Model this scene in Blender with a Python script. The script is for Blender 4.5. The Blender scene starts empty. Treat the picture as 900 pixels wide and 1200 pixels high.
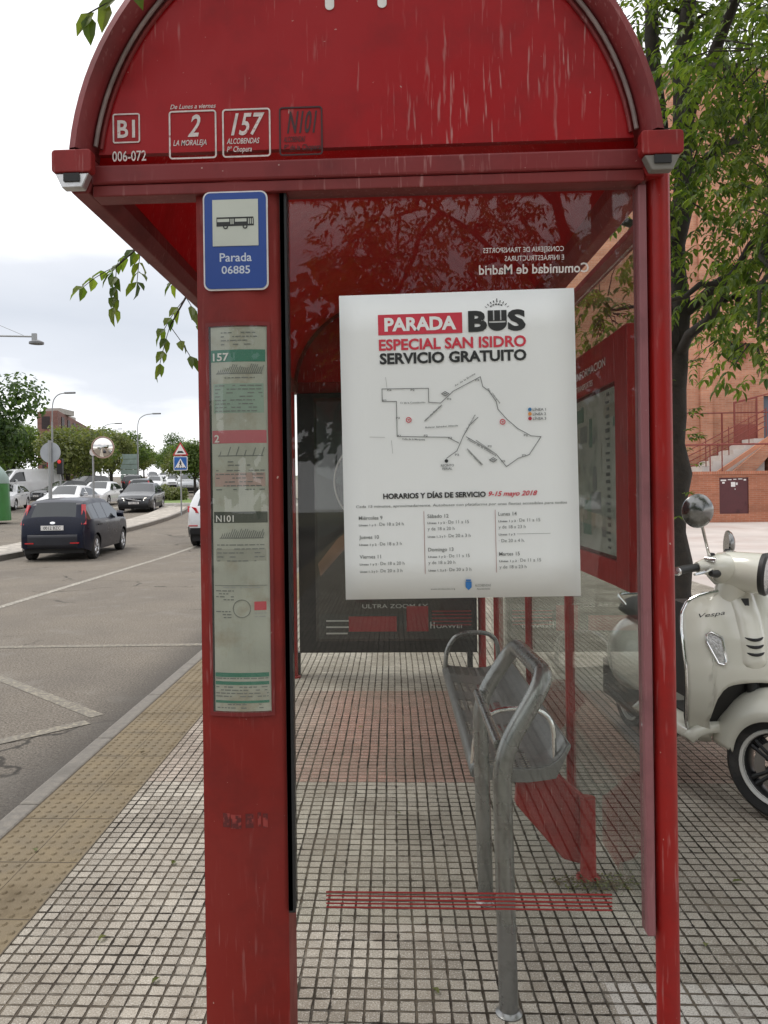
import bpy, bmesh, math, random
from mathutils import Vector, Matrix
random.seed(7)
R = math.radians
scene = bpy.context.scene
COL = scene.collection

# ------------------------------------------------------------------ camera
F_PX, PPX, PPY = 920.0, 418.0, 572.0
yaw, roll = R(2.6), R(.75)
Fw = Vector((-math.sin(yaw), math.cos(yaw), 0))
R0 = Vector((math.cos(yaw), math.sin(yaw), 0)); U0 = Vector((0, 0, 1))
Rt = R0*math.cos(roll) - U0*math.sin(roll); Up = U0*math.cos(roll) + R0*math.sin(roll)
cam = bpy.data.cameras.new('camera'); camo = bpy.data.objects.new('camera', cam); COL.objects.link(camo)
cam.sensor_fit = 'VERTICAL'; cam.sensor_height = 36.0; cam.sensor_width = 27.0
cam.lens = F_PX/1200*36.0
cam.shift_x = (450-PPX)/1200; cam.shift_y = -(600-PPY)/1200
cam.clip_start = .05; cam.clip_end = 1500
m = Matrix((Rt, Up, -Fw)).transposed().to_4x4(); m.translation = Vector((0, 0, 1.5)); camo.matrix_world = m
scene.camera = camo
# ------------------------------------------------------------------ world, sun, exposure
SUN_EL, SUN_AZ = R(67), R(-80)          # azimuth measured from +Y towards +X
w = bpy.data.worlds.new('World'); scene.world = w; w.use_nodes = True
nt = w.node_tree; N = nt.nodes; L = nt.links; N.clear()
out = N.new('ShaderNodeOutputWorld'); bg = N.new('ShaderNodeBackground'); L.new(bg.outputs[0], out.inputs[0])
bg.inputs[1].default_value = .1
sky = N.new('ShaderNodeTexSky'); sky.sky_type = 'NISHITA'; sky.sun_disc = False
sky.sun_elevation = SUN_EL; sky.sun_rotation = SUN_AZ; sky.air_density = 1.2; sky.dust_density = 3
tc = N.new('ShaderNodeTexCoord'); sep = N.new('ShaderNodeSeparateXYZ'); L.new(tc.outputs['Generated'], sep.inputs[0])
mp = N.new('ShaderNodeMapping'); L.new(tc.outputs['Generated'], mp.inputs[0]); mp.inputs['Scale'].default_value = (1, 1, 3.2)
nz = N.new('ShaderNodeTexNoise'); nz.inputs['Scale'].default_value = 2.6; nz.inputs['Detail'].default_value = 6; nz.inputs['Roughness'].default_value = .5
L.new(mp.outputs[0], nz.inputs[0])
ad = N.new('ShaderNodeMath'); ad.operation = 'MULTIPLY_ADD'; L.new(nz.outputs[0], ad.inputs[0]); ad.inputs[1].default_value = .20; L.new(sep.outputs[2], ad.inputs[2])
cr = N.new('ShaderNodeValToRGB'); L.new(ad.outputs[0], cr.inputs[0])
els = cr.color_ramp.elements
els[0].position = .0; els[0].color = (1, 1, 1, 1)
els[1].position = 1.0; els[1].color = (.96, .97, 1, 1)
for p, c in ((.195, (1, 1, 1)), (.23, (.56, .585, .63)), (.30, (.48, .51, .56)), (.37, (.57, .59, .63)), (.43, (.9, .9, .92)), (.75, (1.0, 1.0, 1.0))):
    e = els.new(p); e.color = (*c, 1)
mul = N.new('ShaderNodeMixRGB'); mul.blend_type = 'MULTIPLY'; mul.inputs[0].default_value = 1
L.new(cr.outputs[0], mul.inputs[1]); mul.inputs[2].default_value = (14.2, 14.2, 14.3, 1)
mx = N.new('ShaderNodeMixRGB'); mx.inputs[0].default_value = .93; L.new(sky.outputs[0], mx.inputs[1]); L.new(mul.outputs[0], mx.inputs[2])
L.new(mx.outputs[0], bg.inputs[0])
sl = bpy.data.lights.new('sun', 'SUN'); so = bpy.data.objects.new('sun', sl); COL.objects.link(so)
sl.energy = 1.5; sl.angle = R(24); sl.color = (1, .96, .9)
sd = Vector((math.sin(SUN_AZ)*math.cos(SUN_EL), math.cos(SUN_AZ)*math.cos(SUN_EL), math.sin(SUN_EL)))
so.rotation_euler = sd.to_track_quat('Z', 'Y').to_euler(); so.location = sd*60
vs = scene.view_settings; vs.view_transform = 'Standard'; vs.look = 'None'; vs.exposure = 0.15; vs.gamma = 1; vs.use_curve_mapping = False
cy = scene.cycles
cy.max_bounces = 8; cy.diffuse_bounces = 3; cy.glossy_bounces = 4; cy.transparent_max_bounces = 24; cy.transmission_bounces = 4
cy.caustics_reflective = False; cy.caustics_refractive = False

# ------------------------------------------------------------------ materials
MATS = {}
def mat(name, col=(.5, .5, .5), rough=.5, metal=0, spec=.5, var=.12, vscale=3.0, bump=0, bscale=60, coat=0, dirt=None, dscale=1.2, dlo=.52, dhi=.7, stretch=None, emit=None):
    if name in MATS: return MATS[name]
    M = bpy.data.materials.new(name); M.use_nodes = True; t = M.node_tree; n = t.nodes; l = t.links
    b = n['Principled BSDF']; b.inputs['Roughness'].default_value = rough; b.inputs['Metallic'].default_value = metal
    b.inputs['Specular IOR Level'].default_value = spec; b.inputs['Coat Weight'].default_value = coat; b.inputs['Coat Roughness'].default_value = .06
    tx = n.new('ShaderNodeTexCoord'); vec = tx.outputs['Object']
    if stretch:
        mpp = n.new('ShaderNodeMapping'); mpp.inputs['Scale'].default_value = stretch; l.new(vec, mpp.inputs[0]); svec = mpp.outputs[0]
    else: svec = vec
    a = n.new('ShaderNodeTexNoise'); a.inputs['Scale'].default_value = vscale; a.inputs['Detail'].default_value = 6; l.new(vec, a.inputs[0])
    r = n.new('ShaderNodeMapRange'); r.inputs[1].default_value = .3; r.inputs[2].default_value = .7; r.inputs[3].default_value = 1-var; r.inputs[4].default_value = 1+var
    l.new(a.outputs[0], r.inputs[0])
    mm = n.new('ShaderNodeMixRGB'); mm.blend_type = 'MULTIPLY'; mm.inputs[0].default_value = 1; mm.inputs[1].default_value = (*col, 1); l.new(r.outputs[0], mm.inputs[2])
    c = mm.outputs[0]
    if dirt:
        d = n.new('ShaderNodeTexNoise'); d.inputs['Scale'].default_value = dscale; d.inputs['Detail'].default_value = 9; d.inputs['Roughness'].default_value = .62; l.new(svec, d.inputs[0])
        dr = n.new('ShaderNodeMapRange'); dr.inputs[1].default_value = dlo; dr.inputs[2].default_value = dhi; l.new(d.outputs[0], dr.inputs[0])
        dm = n.new('ShaderNodeMixRGB'); l.new(dr.outputs[0], dm.inputs[0]); l.new(c, dm.inputs[1]); dm.inputs[2].default_value = (*dirt, 1); c = dm.outputs[0]
    l.new(c, b.inputs['Base Color'])
    if rough > .1:
        rr = n.new('ShaderNodeMapRange'); rr.inputs[1].default_value = .3; rr.inputs[2].default_value = .7; rr.inputs[3].default_value = rough*.85; rr.inputs[4].default_value = min(1, rough*1.15)
        l.new(a.outputs[0], rr.inputs[0]); l.new(rr.outputs[0], b.inputs['Roughness'])
    if bump:
        q = n.new('ShaderNodeTexNoise'); q.inputs['Scale'].default_value = bscale; q.inputs['Detail'].default_value = 4; l.new(vec, q.inputs[0])
        bp = n.new('ShaderNodeBump'); bp.inputs['Strength'].default_value = bump; bp.inputs['Distance'].default_value = .01; l.new(q.outputs[0], bp.inputs['Height']); l.new(bp.outputs[0], b.inputs['Normal'])
    if emit:
        b.inputs['Emission Color'].default_value = (*emit[0], 1); b.inputs['Emission Strength'].default_value = emit[1]
    MATS[name] = M
    return M

def glass(name, tint=(.9, .93, .91), dust=.05, f0=.05, gl=(.95, .95, .95)):
    if name in MATS: return MATS[name]
    M = bpy.data.materials.new(name); M.use_nodes = True; t = M.node_tree; n = t.nodes; l = t.links; n.clear()
    o = n.new('ShaderNodeOutputMaterial')
    tr = n.new('ShaderNodeBsdfTransparent'); tr.inputs[0].default_value = (*tint, 1)
    gs = n.new('ShaderNodeBsdfGlossy'); gs.inputs['Roughness'].default_value = .01; gs.inputs[0].default_value = (*gl, 1)
    lw = n.new('ShaderNodeLayerWeight'); lw.inputs[0].default_value = .5
    pw = n.new('ShaderNodeMath'); pw.operation = 'POWER'; l.new(lw.outputs['Facing'], pw.inputs[0]); pw.inputs[1].default_value = 4.5
    ma = n.new('ShaderNodeMath'); ma.operation = 'MULTIPLY_ADD'; l.new(pw.outputs[0], ma.inputs[0]); ma.inputs[1].default_value = .9-f0; ma.inputs[2].default_value = f0
    ms = n.new('ShaderNodeMixShader'); l.new(ma.outputs[0], ms.inputs[0]); l.new(tr.outputs[0], ms.inputs[1]); l.new(gs.outputs[0], ms.inputs[2])
    df = n.new('ShaderNodeBsdfDiffuse'); df.inputs[0].default_value = (.45, .44, .40, 1)
    tx = n.new('ShaderNodeTexCoord'); a = n.new('ShaderNodeTexNoise'); a.inputs['Scale'].default_value = 3.5; a.inputs['Detail'].default_value = 8; a.inputs['Roughness'].default_value = .7
    l.new(tx.outputs['Object'], a.inputs[0])
    mr = n.new('ShaderNodeMapRange'); mr.inputs[1].default_value = .35; mr.inputs[2].default_value = .75; mr.inputs[3].default_value = dust*.5; mr.inputs[4].default_value = dust*2; l.new(a.outputs[0], mr.inputs[0])
    m2 = n.new('ShaderNodeMixShader'); l.new(mr.outputs[0], m2.inputs[0]); l.new(ms.outputs[0], m2.inputs[1]); l.new(df.outputs[0], m2.inputs[2])
    l.new(m2.outputs[0], o.inputs[0]); MATS[name] = M
    return M

def leafmat(name, lo, hi, trans=.35):
    M = bpy.data.materials.new(name); M.use_nodes = True; t = M.node_tree; n = t.nodes; l = t.links; n.clear()
    o = n.new('ShaderNodeOutputMaterial'); g = n.new('ShaderNodeNewGeometry')
    c = n.new('ShaderNodeMixRGB'); c.inputs[1].default_value = (*lo, 1); c.inputs[2].default_value = (*hi, 1); l.new(g.outputs['Random Per Island'], c.inputs[0])
    b = n.new('ShaderNodeBsdfPrincipled'); b.inputs['Roughness'].default_value = .45; b.inputs['Specular IOR Level'].default_value = .35; l.new(c.outputs[0], b.inputs['Base Color'])
    tr = n.new('ShaderNodeBsdfTranslucent')
    k = n.new('ShaderNodeMixRGB'); k.blend_type = 'MULTIPLY'; k.inputs[0].default_value = 1; l.new(c.outputs[0], k.inputs[1]); k.inputs[2].default_value = (2.2, 2.4, .9, 1); l.new(k.outputs[0], tr.inputs[0])
    ms = n.new('ShaderNodeMixShader'); ms.inputs[0].default_value = trans; l.new(b.outputs[0], ms.inputs[1]); l.new(tr.outputs[0], ms.inputs[2]); l.new(ms.outputs[0], o.inputs[0])
    return M

class NB:
    """tiny helper for building math node chains"""
    def __init__(s, name):
        s.M = bpy.data.materials.new(name); s.M.use_nodes = True; s.t = s.M.node_tree; s.n = s.t.nodes; s.l = s.t.links
        s.b = s.n['Principled BSDF']
    def math(s, op, a, b=None, c=None, clamp=False):
        q = s.n.new('ShaderNodeMath'); q.operation = op; q.use_clamp = clamp
        for i, v in enumerate((a, b, c)):
            if v is None: continue
            if isinstance(v, (int, float)): q.inputs[i].default_value = v
            else: s.l.new(v, q.inputs[i])
        return q.outputs[0]
    def mix(s, f, a, b, mode='MIX'):
        q = s.n.new('ShaderNodeMixRGB'); q.blend_type = mode
        for i, v in enumerate((f, a, b)):
            if isinstance(v, (int, float)): q.inputs[i].default_value = v
            elif isinstance(v, tuple): q.inputs[i].default_value = (*v, 1)
            else: s.l.new(v, q.inputs[i])
        return q.outputs[0]
    def noise(s, vec, scale, detail=4, rough=.5, dist=0):
        q = s.n.new('ShaderNodeTexNoise'); q.inputs['Scale'].default_value = scale; q.inputs['Detail'].default_value = detail; q.inputs['Roughness'].default_value = rough; q.inputs['Distortion'].default_value = dist
        s.l.new(vec, q.inputs[0]); return q.outputs[0]
    def rng(s, v, a, b, c=0., d=1., smooth=False):
        q = s.n.new('ShaderNodeMapRange'); s.l.new(v, q.inputs[0])
        if smooth: q.interpolation_type = 'SMOOTHSTEP'
        for i, k in enumerate((a, b, c, d)): q.inputs[i+1].default_value = k
        return q.outputs[0]
    def pos(s):
        g = s.n.new('ShaderNodeNewGeometry'); p = s.n.new('ShaderNodeSeparateXYZ'); s.l.new(g.outputs['Position'], p.inputs[0]); return g.outputs['Position'], p.outputs[0], p.outputs[1], p.outputs[2]
    def white(s, x, y):
        c = s.n.new('ShaderNodeCombineXYZ'); s.l.new(x, c.inputs[0]); s.l.new(y, c.inputs[1])
        q = s.n.new('ShaderNodeTexWhiteNoise'); q.noise_dimensions = '2D'; s.l.new(c.outputs[0], q.inputs[0]); return q.outputs['Value']
    def bump(s, h, strength, dist):
        q = s.n.new('ShaderNodeBump'); q.inputs['Strength'].default_value = strength; q.inputs['Distance'].default_value = dist
        s.l.new(h, q.inputs['Height']); s.l.new(q.outputs[0], s.b.inputs['Normal'])

def paver_mat():
    k = NB('concrete_pavers'); p, x, y, z = k.pos()
    wob = k.math('MULTIPLY_ADD', k.noise(p, 2.2, 2), .012, -.006)
    xx = k.math('ADD', x, wob); yy = k.math('ADD', y, wob)
    def cell(v, s):
        f = k.math('FRACT', k.math('DIVIDE', v, s)); return k.math('SUBTRACT', .5, k.math('ABSOLUTE', k.math('SUBTRACT', f, .5)))
    small = k.math('MINIMUM', cell(xx, .05), cell(yy, .05))          # 0 at groove centre .. .5
    big = k.math('MINIMUM', cell(xx, .2), cell(yy, .2))
    jit = k.rng(k.noise(p, 25, 3), .3, .7, -.035, .035)
    sm = k.math('ADD', k.math('ADD', small, jit), k.math('MULTIPLY', k.math('LESS_THAN', big, .02), .028))
    pad = k.rng(sm, .042, .105, 0, 1, True)
    tile = k.white(k.math('FLOOR', k.math('DIVIDE', xx, .2)), k.math('FLOOR', k.math('DIVIDE', yy, .2)))
    padn = k.white(k.math('FLOOR', k.math('DIVIDE', xx, .05)), k.math('FLOOR', k.math('DIVIDE', yy, .05)))
    base = k.mix(k.rng(tile, 0, 1), (.32, .285, .235), (.49, .45, .38))
    # red course of tiles across the pavement
    band = k.math('MULTIPLY', k.math('GREATER_THAN', y, 4.0), k.math('LESS_THAN', y, 5.8))
    edge = k.math('LESS_THAN', x, .42)
    scoot = k.math('GREATER_THAN', x, 1.0)
    redm = k.math('MULTIPLY', band, k.math('MAXIMUM', edge, k.math('MULTIPLY', scoot, .6)))
    red = k.mix(k.rng(tile, 0, 1), (.33, .165, .125), (.39, .21, .165))
    base = k.mix(k.math('MULTIPLY', redm, k.rng(x, -.75, -.35, .22, 1.)), base, red)
    base = k.mix(1., base, k.rng(padn, 0, 1, .84, 1.12), 'MULTIPLY')
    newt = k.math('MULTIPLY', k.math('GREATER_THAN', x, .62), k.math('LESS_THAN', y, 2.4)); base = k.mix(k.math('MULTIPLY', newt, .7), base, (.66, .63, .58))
    spk = k.noise(p, 230, 3, .7); base = k.mix(k.rng(spk, .51, .62, 0, .9), base, (.17, .155, .135))
    spk2 = k.noise(p, 190, 3, .7); base = k.mix(k.rng(spk2, .55, .64, 0, .8), base, (.78, .76, .71))
    grime = k.noise(p, 1.1, 7, .6); base = k.mix(k.rng(grime, .42, .70, 0, .6), base, (.21, .185, .15))
    blot = k.noise(p, 6.0, 5, .6); base = k.mix(k.rng(blot, .55, .72, 0, .45), base, (.19, .16, .125))
    groove = k.mix(k.rng(k.noise(p, 9, 3), .3, .7), (.030, .024, .019), (.105, .088, .066))
    groove = k.mix(1., groove, k.rng(k.white(k.math('FLOOR', k.math('DIVIDE', yy, .2)), k.math('FLOOR', k.math('DIVIDE', xx, .2))), 0, 1, .55, 1.7), 'MULTIPLY')
    fill = k.rng(k.noise(p, 5.5, 4, .6), .58, .74, 1., .45)            # some grooves are filled with sand
    mask = k.math('SUBTRACT', 1., k.math('MULTIPLY', k.math('SUBTRACT', 1., pad), fill))
    col = k.mix(mask, groove, base)
    k.l.new(col, k.b.inputs['Base Color']); k.b.inputs['Roughness'].default_value = .85; k.b.inputs['Specular IOR Level'].default_value = .12
    hh = k.math('MULTIPLY_ADD', k.noise(p, 160, 3), .12, pad)
    k.bump(hh, 1., .007)
    return k.M

def asphalt_mat():
    k = NB('worn_asphalt'); p, x, y, z = k.pos()
    sp = k.noise(p, 62, 4, .8); c = k.mix(k.rng(sp, .36, .64), (.065, .056, .045), (.31, .275, .23)); st = k.noise(p, 45, 2, .6); c = k.mix(k.rng(st, .66, .72, 0, .7), c, (.42, .39, .34))
    g = k.noise(p, .55, 6, .6); c = k.mix(k.rng(g, .4, .7, 0, .5), c, (.115, .105, .095))
    pt = k.noise(p, 2.5, 5, .6); c = k.mix(k.rng(pt, .55, .75, 0, .45), c, (.25, .235, .21))
    # gutter dirt next to the kerb
    gut = k.rng(x, -2.5, -1.86, 0, .8, True); c = k.mix(k.math('MULTIPLY', gut, k.math('LESS_THAN', y, 30)), c, (.075, .07, .065))
    v = k.n.new('ShaderNodeTexVoronoi'); v.feature = 'DISTANCE_TO_EDGE'; v.inputs['Scale'].default_value = .42; 
    wv = k.n.new('ShaderNodeVectorMath'); wv.operation = 'ADD'; nn = k.n.new('ShaderNodeTexNoise'); nn.inputs['Scale'].default_value = 1.5; nn.inputs['Detail'].default_value = 5
    k.l.new(p, nn.inputs[0]); k.l.new(p, wv.inputs[0]); k.l.new(nn.outputs['Color'], wv.inputs[1]); k.l.new(wv.outputs[0], v.inputs[0])
    cr = k.rng(v.outputs[0], .004, .012, .8, 0); crm = k.math('MULTIPLY', cr, k.rng(k.noise(p, .5, 2), .5, .6)); c = k.mix(crm, c, (.04, .038, .035))
    k.l.new(c, k.b.inputs['Base Color']); k.b.inputs['Roughness'].default_value = .9; k.b.inputs['Specular IOR Level'].default_value = .1
    k.bump(k.noise(p, 110, 4, .7), .7, .006)
    return k.M

def brick_mat(name, c1, c2, mortar, scale=1.0, bw=.25, rh=.065, axis='xz'):
    k = NB(name); p, x, y, z = k.pos()
    cb = k.n.new('ShaderNodeCombineXYZ'); k.l.new(x if axis == 'xz' else y, cb.inputs[0]); k.l.new(z, cb.inputs[1])
    br = k.n.new('ShaderNodeTexBrick'); k.l.new(cb.outputs[0], br.inputs[0]); br.inputs['Scale'].default_value = scale
    br.inputs['Color1'].default_value = (*c1, 1); br.inputs['Color2'].default_value = (*c2, 1); br.inputs['Mortar'].default_value = (*mortar, 1)
    br.inputs['Mortar Size'].default_value = .008; br.inputs['Brick Width'].default_value = bw; br.inputs['Row Height'].default_value = rh; br.inputs['Mortar Smooth'].default_value = .2; br.inputs['Bias'].default_value = -.2
    rowv = k.white(k.math('FLOOR', k.math('DIVIDE', z, rh*4/scale)), k.math('FLOOR', k.math('DIVIDE', z, 99.)))
    c = k.mix(1., br.outputs[0], k.rng(rowv, 0, 1, .86, 1.1), 'MULTIPLY')
    g = k.noise(p, .35, 7, .6); c = k.mix(1., c, k.rng(g, .3, .7, .82, 1.14), 'MULTIPLY')
    st = k.noise(p, 3.0, 5, .6); c = k.mix(1., c, k.rng(st, .3, .7, .9, 1.1), 'MULTIPLY')
    k.l.new(c, k.b.inputs['Base Color']); k.b.inputs['Roughness'].default_value = .85
    k.bump(br.outputs['Fac'], -.4, .01)
    return k.M

def shelter_red(name, base, scratch=.5, fade=.35, rough=.42, transl=0.):
    """red enamel with weathered streaks, scratches and chalky patches"""
    k = NB(name); tx = k.n.new('ShaderNodeTexCoord'); p = tx.outputs['Object']
    mp = k.n.new('ShaderNodeMapping'); k.l.new(p, mp.inputs[0]); mp.inputs['Scale'].default_value = (120, 120, 9); mp.inputs['Rotation'].default_value = (0, R(6), 0)
    mp2 = k.n.new('ShaderNodeMapping'); k.l.new(p, mp2.inputs[0]); mp2.inputs['Scale'].default_value = (60, 60, 7); mp2.inputs['Rotation'].default_value = (0, R(-35), 0)
    a = k.noise(p, 2.3, 7, .6); c = k.mix(k.rng(a, .35, .75, 0, fade), base, tuple(min(1, v*.85+.045) for v in base))
    d = k.noise(p, 5, 8, .65); c = k.mix(k.rng(d, .48, .72, 0, .6), c, tuple(v*.42+.008 for v in base))
    s1 = k.noise(mp.outputs[0], 1, 3, .5); area = k.rng(k.noise(p, 1.7, 3), .44, .60)
    c = k.mix(k.math('MULTIPLY', k.rng(s1, .60, .70, 0, scratch), area), c, (.62, .40, .38))
    s2 = k.noise(mp2.outputs[0], 1, 3, .5); area2 = k.rng(k.noise(p, 2.6, 3), .48, .60)
    c = k.mix(k.math('MULTIPLY', k.rng(s2, .64, .74, 0, scratch*.7), area2), c, (.55, .33, .31))
    sp = k.noise(p, 70, 2, .5); c = k.mix(k.rng(sp, .76, .80, 0, .6), c, (.6, .5, .45))
    k.l.new(c, k.b.inputs['Base Color']); k.b.inputs['Specular IOR Level'].default_value = .28
    k.l.new(k.rng(d, .3, .7, rough*.8, rough*1.25), k.b.inputs['Roughness'])
    k.bump(k.noise(p, 30, 4), .08, .004)
    if transl:
        tb = k.n.new('ShaderNodeBsdfTranslucent'); tb.inputs[0].default_value = (.85, .02, .03, 1)
        ms = k.n.new('ShaderNodeMixShader'); ms.inputs[0].default_value = transl; k.l.new(k.b.outputs[0], ms.inputs[1]); k.l.new(tb.outputs[0], ms.inputs[2]); k.l.new(ms.outputs[0], k.n['Material Output'].inputs[0])
    MATS[name] = k.M
    return k.M

def slotted_mat(name, col):
    """perforated seat sheet: real holes"""
    k = NB(name); tx = k.n.new('ShaderNodeTexCoord'); sp = k.n.new('ShaderNodeSeparateXYZ'); k.l.new(tx.outputs['UV'], sp.inputs[0])
    x, y = sp.outputs[0], sp.outputs[1]
    fx = k.math('ABSOLUTE', k.math('SUBTRACT', k.math('FRACT', k.math('DIVIDE', x, .045)), .5))
    fy = k.math('ABSOLUTE', k.math('SUBTRACT', k.math('FRACT', k.math('DIVIDE', y, .022)), .5))
    grp = k.math('LESS_THAN', k.math('FRACT', k.math('DIVIDE', y, .36)), .55)
    inr = k.math('MULTIPLY', k.math('GREATER_THAN', x, .06), k.math('LESS_THAN', x, .27))
    h = k.math('MULTIPLY', k.math('MULTIPLY', k.math('LESS_THAN', fx, .36), k.math('LESS_THAN', fy, .27)), k.math('MULTIPLY', grp, inr))
    k.l.new(k.math('SUBTRACT', 1., h), k.b.inputs['Alpha'])
    n1 = k.noise(tx.outputs['Object'], 9, 6); k.l.new(k.mix(k.rng(n1, .3, .7), tuple(v*.8 for v in col), col), k.b.inputs['Base Color'])
    k.b.inputs['Metallic'].default_value = .55; k.b.inputs['Roughness'].default_value = .42
    return k.M

RED = shelter_red('red_enamel', (.265, .012, .012), .4, .25)
RED_POST = shelter_red('red_post_enamel', (.30, .012, .010), .25, .15, .36)
RED_PILLAR = shelter_red('red_pillar_enamel', (.215, .015, .011), .15, .3, .5)
RED_PANEL = shelter_red('red_sheet', (.37, .005, .009), .55, .2, .4, .12)
ROOF_SHEET = shelter_red('translucent_red_sheet', (.42, .005, .010), .5, .2, .4, .19)
RED_FADE = shelter_red('faded_red_enamel', (.26, .10, .11), .2, .5, .4)
RED_RIM = shelter_red('maroon_enamel', (.20, .022, .024), .25, .35, .42)
RED_DARK = shelter_red('dark_red_enamel', (.19, .025, .025), .3, .3, .45)
BLACK = mat('black_rubber', (.012, .012, .013), .6)
BLACKP = mat('black_plastic', (.012, .012, .013), .45, 0, .3)
GASKET = mat('grey_gasket', (.22, .17, .16), .6, var=.25, vscale=20)
ALU = mat('aluminium', (.62, .62, .62), .38, .8, bump=.05, dirt=(.25, .22, .2), dscale=8)
STEEL = mat('grey_painted_steel', (.26, .265, .26), .28, .7, var=.10, vscale=12, dirt=(.15, .15, .14), dscale=14, dlo=.55, dhi=.8, bump=.06, bscale=150)
CHROME = mat('chrome', (.8, .8, .8), .14, 1, var=.05)
WHITE = mat('white_lettering', (.72, .70, .68), .5, var=.1, vscale=30)
WHITE_OLD = mat('worn_white_lettering', (.62, .55, .53), .5, var=.2, vscale=60, dirt=(.40, .12, .12), dscale=60, dlo=.58, dhi=.68)
BLACK_OLD = mat('worn_black_lettering', (.035, .006, .008), .5)
PAPER = mat('poster_paper', (.77, .79, .775), .5, var=.03, vscale=2)
PAPER_OLD = mat('aged_paper', (.42, .425, .37), .55, var=.12, vscale=9, dirt=(.34, .31, .24), dscale=12)
INK = mat('black_ink', (.018, .02, .02), .5)
INKG = mat('grey_ink', (.17, .18, .175), .5)
INKL = mat('pale_grey_ink', (.36, .37, .36), .5)
INKR = mat('red_ink', (.56, .035, .06), .45, var=.06)
GREEN_INK = mat('green_ink', (.035, .19, .13), .5)
PINK_INK = mat('pink_ink', (.52, .13, .16), .5)
DKGREEN_INK = mat('dark_ink_band', (.05, .06, .05), .5)
BLUE = mat('sign_blue', (.012, .055, .27), .35, var=.08)
GLASS = glass('panel_glass', (.93, .94, .925), .006, .026)
GLASS_BACK = glass('back_glass', (.90, .92, .905), .008, .03)
GLASS_CLEAR = glass('clear_cover', (.95, .96, .95), .01, .03)
CARGLASS = mat('car_window', (.018, .022, .023), .03, 0, .6, var=.1, coat=.3)
TYRE = mat('tyre_rubber', (.016, .016, .017), .75, bump=.2, bscale=80, dirt=(.06, .055, .05), dscale=6)
RIM = mat('alloy_rim', (.5, .5, .51), .3, .85)
BARK = mat('bark', (.034, .028, .023), .9, var=.4, vscale=14, bump=.9, bscale=26, dirt=(.02, .017, .014), dscale=9)
CONCRETE = mat('concrete', (.36, .34, .31), .85, var=.15, vscale=5, bump=.2, dirt=(.24, .22, .19), dscale=2)
GRANITE = mat('kerb_granite', (.175, .16, .138), .8, var=.22, vscale=30, bump=.25, bscale=90, dirt=(.12, .11, .095), dscale=3.5)
YELLOW_TILE = mat('yellow_tactile_tile', (.19, .15, .092), .85, var=.18, vscale=6, bump=.25, bscale=120, dirt=(.13, .10, .06), dscale=3)
LEAF_NEAR = leafmat('ash_leaf', (.028, .056, .012), (.125, .16, .034), .46)
LEAF_FAR = leafmat('street_tree_leaf', (.045, .08, .018), (.12, .165, .038), .35)
LEAF_DARK = leafmat('dark_tree_leaf', (.025, .055, .016), (.075, .12, .032), .3)
LEAF_OLIVE = leafmat('olive_tree_leaf', (.065, .085, .025), (.16, .17, .06), .32)

# ------------------------------------------------------------------ mesh builder
def text_geo(s, bold=0., shear=0.):
    cu = bpy.data.curves.new('lettering', 'FONT'); cu.body = s; cu.size = 1; cu.offset = bold; cu.shear = shear; cu.resolution_u = 3; cu.align_x = 'LEFT'
    ob = bpy.data.objects.new('lettering', cu); me = bpy.data.meshes.new_from_object(ob)
    v = [tuple(q.co) for q in me.vertices]; f = [tuple(q.vertices) for q in me.polygons]
    bpy.data.objects.remove(ob); bpy.data.curves.remove(cu); bpy.data.meshes.remove(me)
    return v, f
def curve2d(loops, depth):
    """filled 2D outlines with holes, extruded: returns verts, faces in the XY plane, z in +-depth/2"""
    cu = bpy.data.curves.new('outline', 'CURVE'); cu.dimensions = '2D'; cu.fill_mode = 'BOTH'; cu.extrude = depth/2
    for lp in loops:
        sp = cu.splines.new('POLY'); sp.points.add(len(lp)-1); sp.use_cyclic_u = True
        for q, (a, b) in zip(sp.points, lp): q.co = (a, b, 0, 1)
    ob = bpy.data.objects.new('outline', cu); me = bpy.data.meshes.new_from_object(ob)
    v = [tuple(q.co) for q in me.vertices]; f = [tuple(q.vertices) for q in me.polygons]
    bpy.data.objects.remove(ob); bpy.data.curves.remove(cu); bpy.data.meshes.remove(me)
    return v, f
def circle(cx, cy, r, n=32, a0=0, a1=2*math.pi, ends=False):
    k = n if not ends else n-1
    return [(cx+r*math.cos(a0+(a1-a0)*i/k), cy+r*math.sin(a0+(a1-a0)*i/k)) for i in range(n)]
def rrect(x0, x1, y0, y1, r, n=5):
    o = []
    for cx, cy, a in ((x1-r, y1-r, 0), (x0+r, y1-r, 90), (x0+r, y0+r, 180), (x1-r, y0+r, 270)):
        for i in range(n+1):
            t = R(a+90*i/n); o.append((cx+r*math.cos(t), cy+r*math.sin(t)))
    return o
FRONT = Matrix(((1, 0, 0, 0), (0, 0, -1, 0), (0, 1, 0, 0), (0, 0, 0, 1)))       # 2D (u,v) -> (x=u, z=v), outline normal to -Y
SIDE = Matrix(((0, 0, -1, 0), (-1, 0, 0, 0), (0, 1, 0, 0), (0, 0, 0, 1)))       # u -> -y, v -> z, normal to -X

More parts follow.
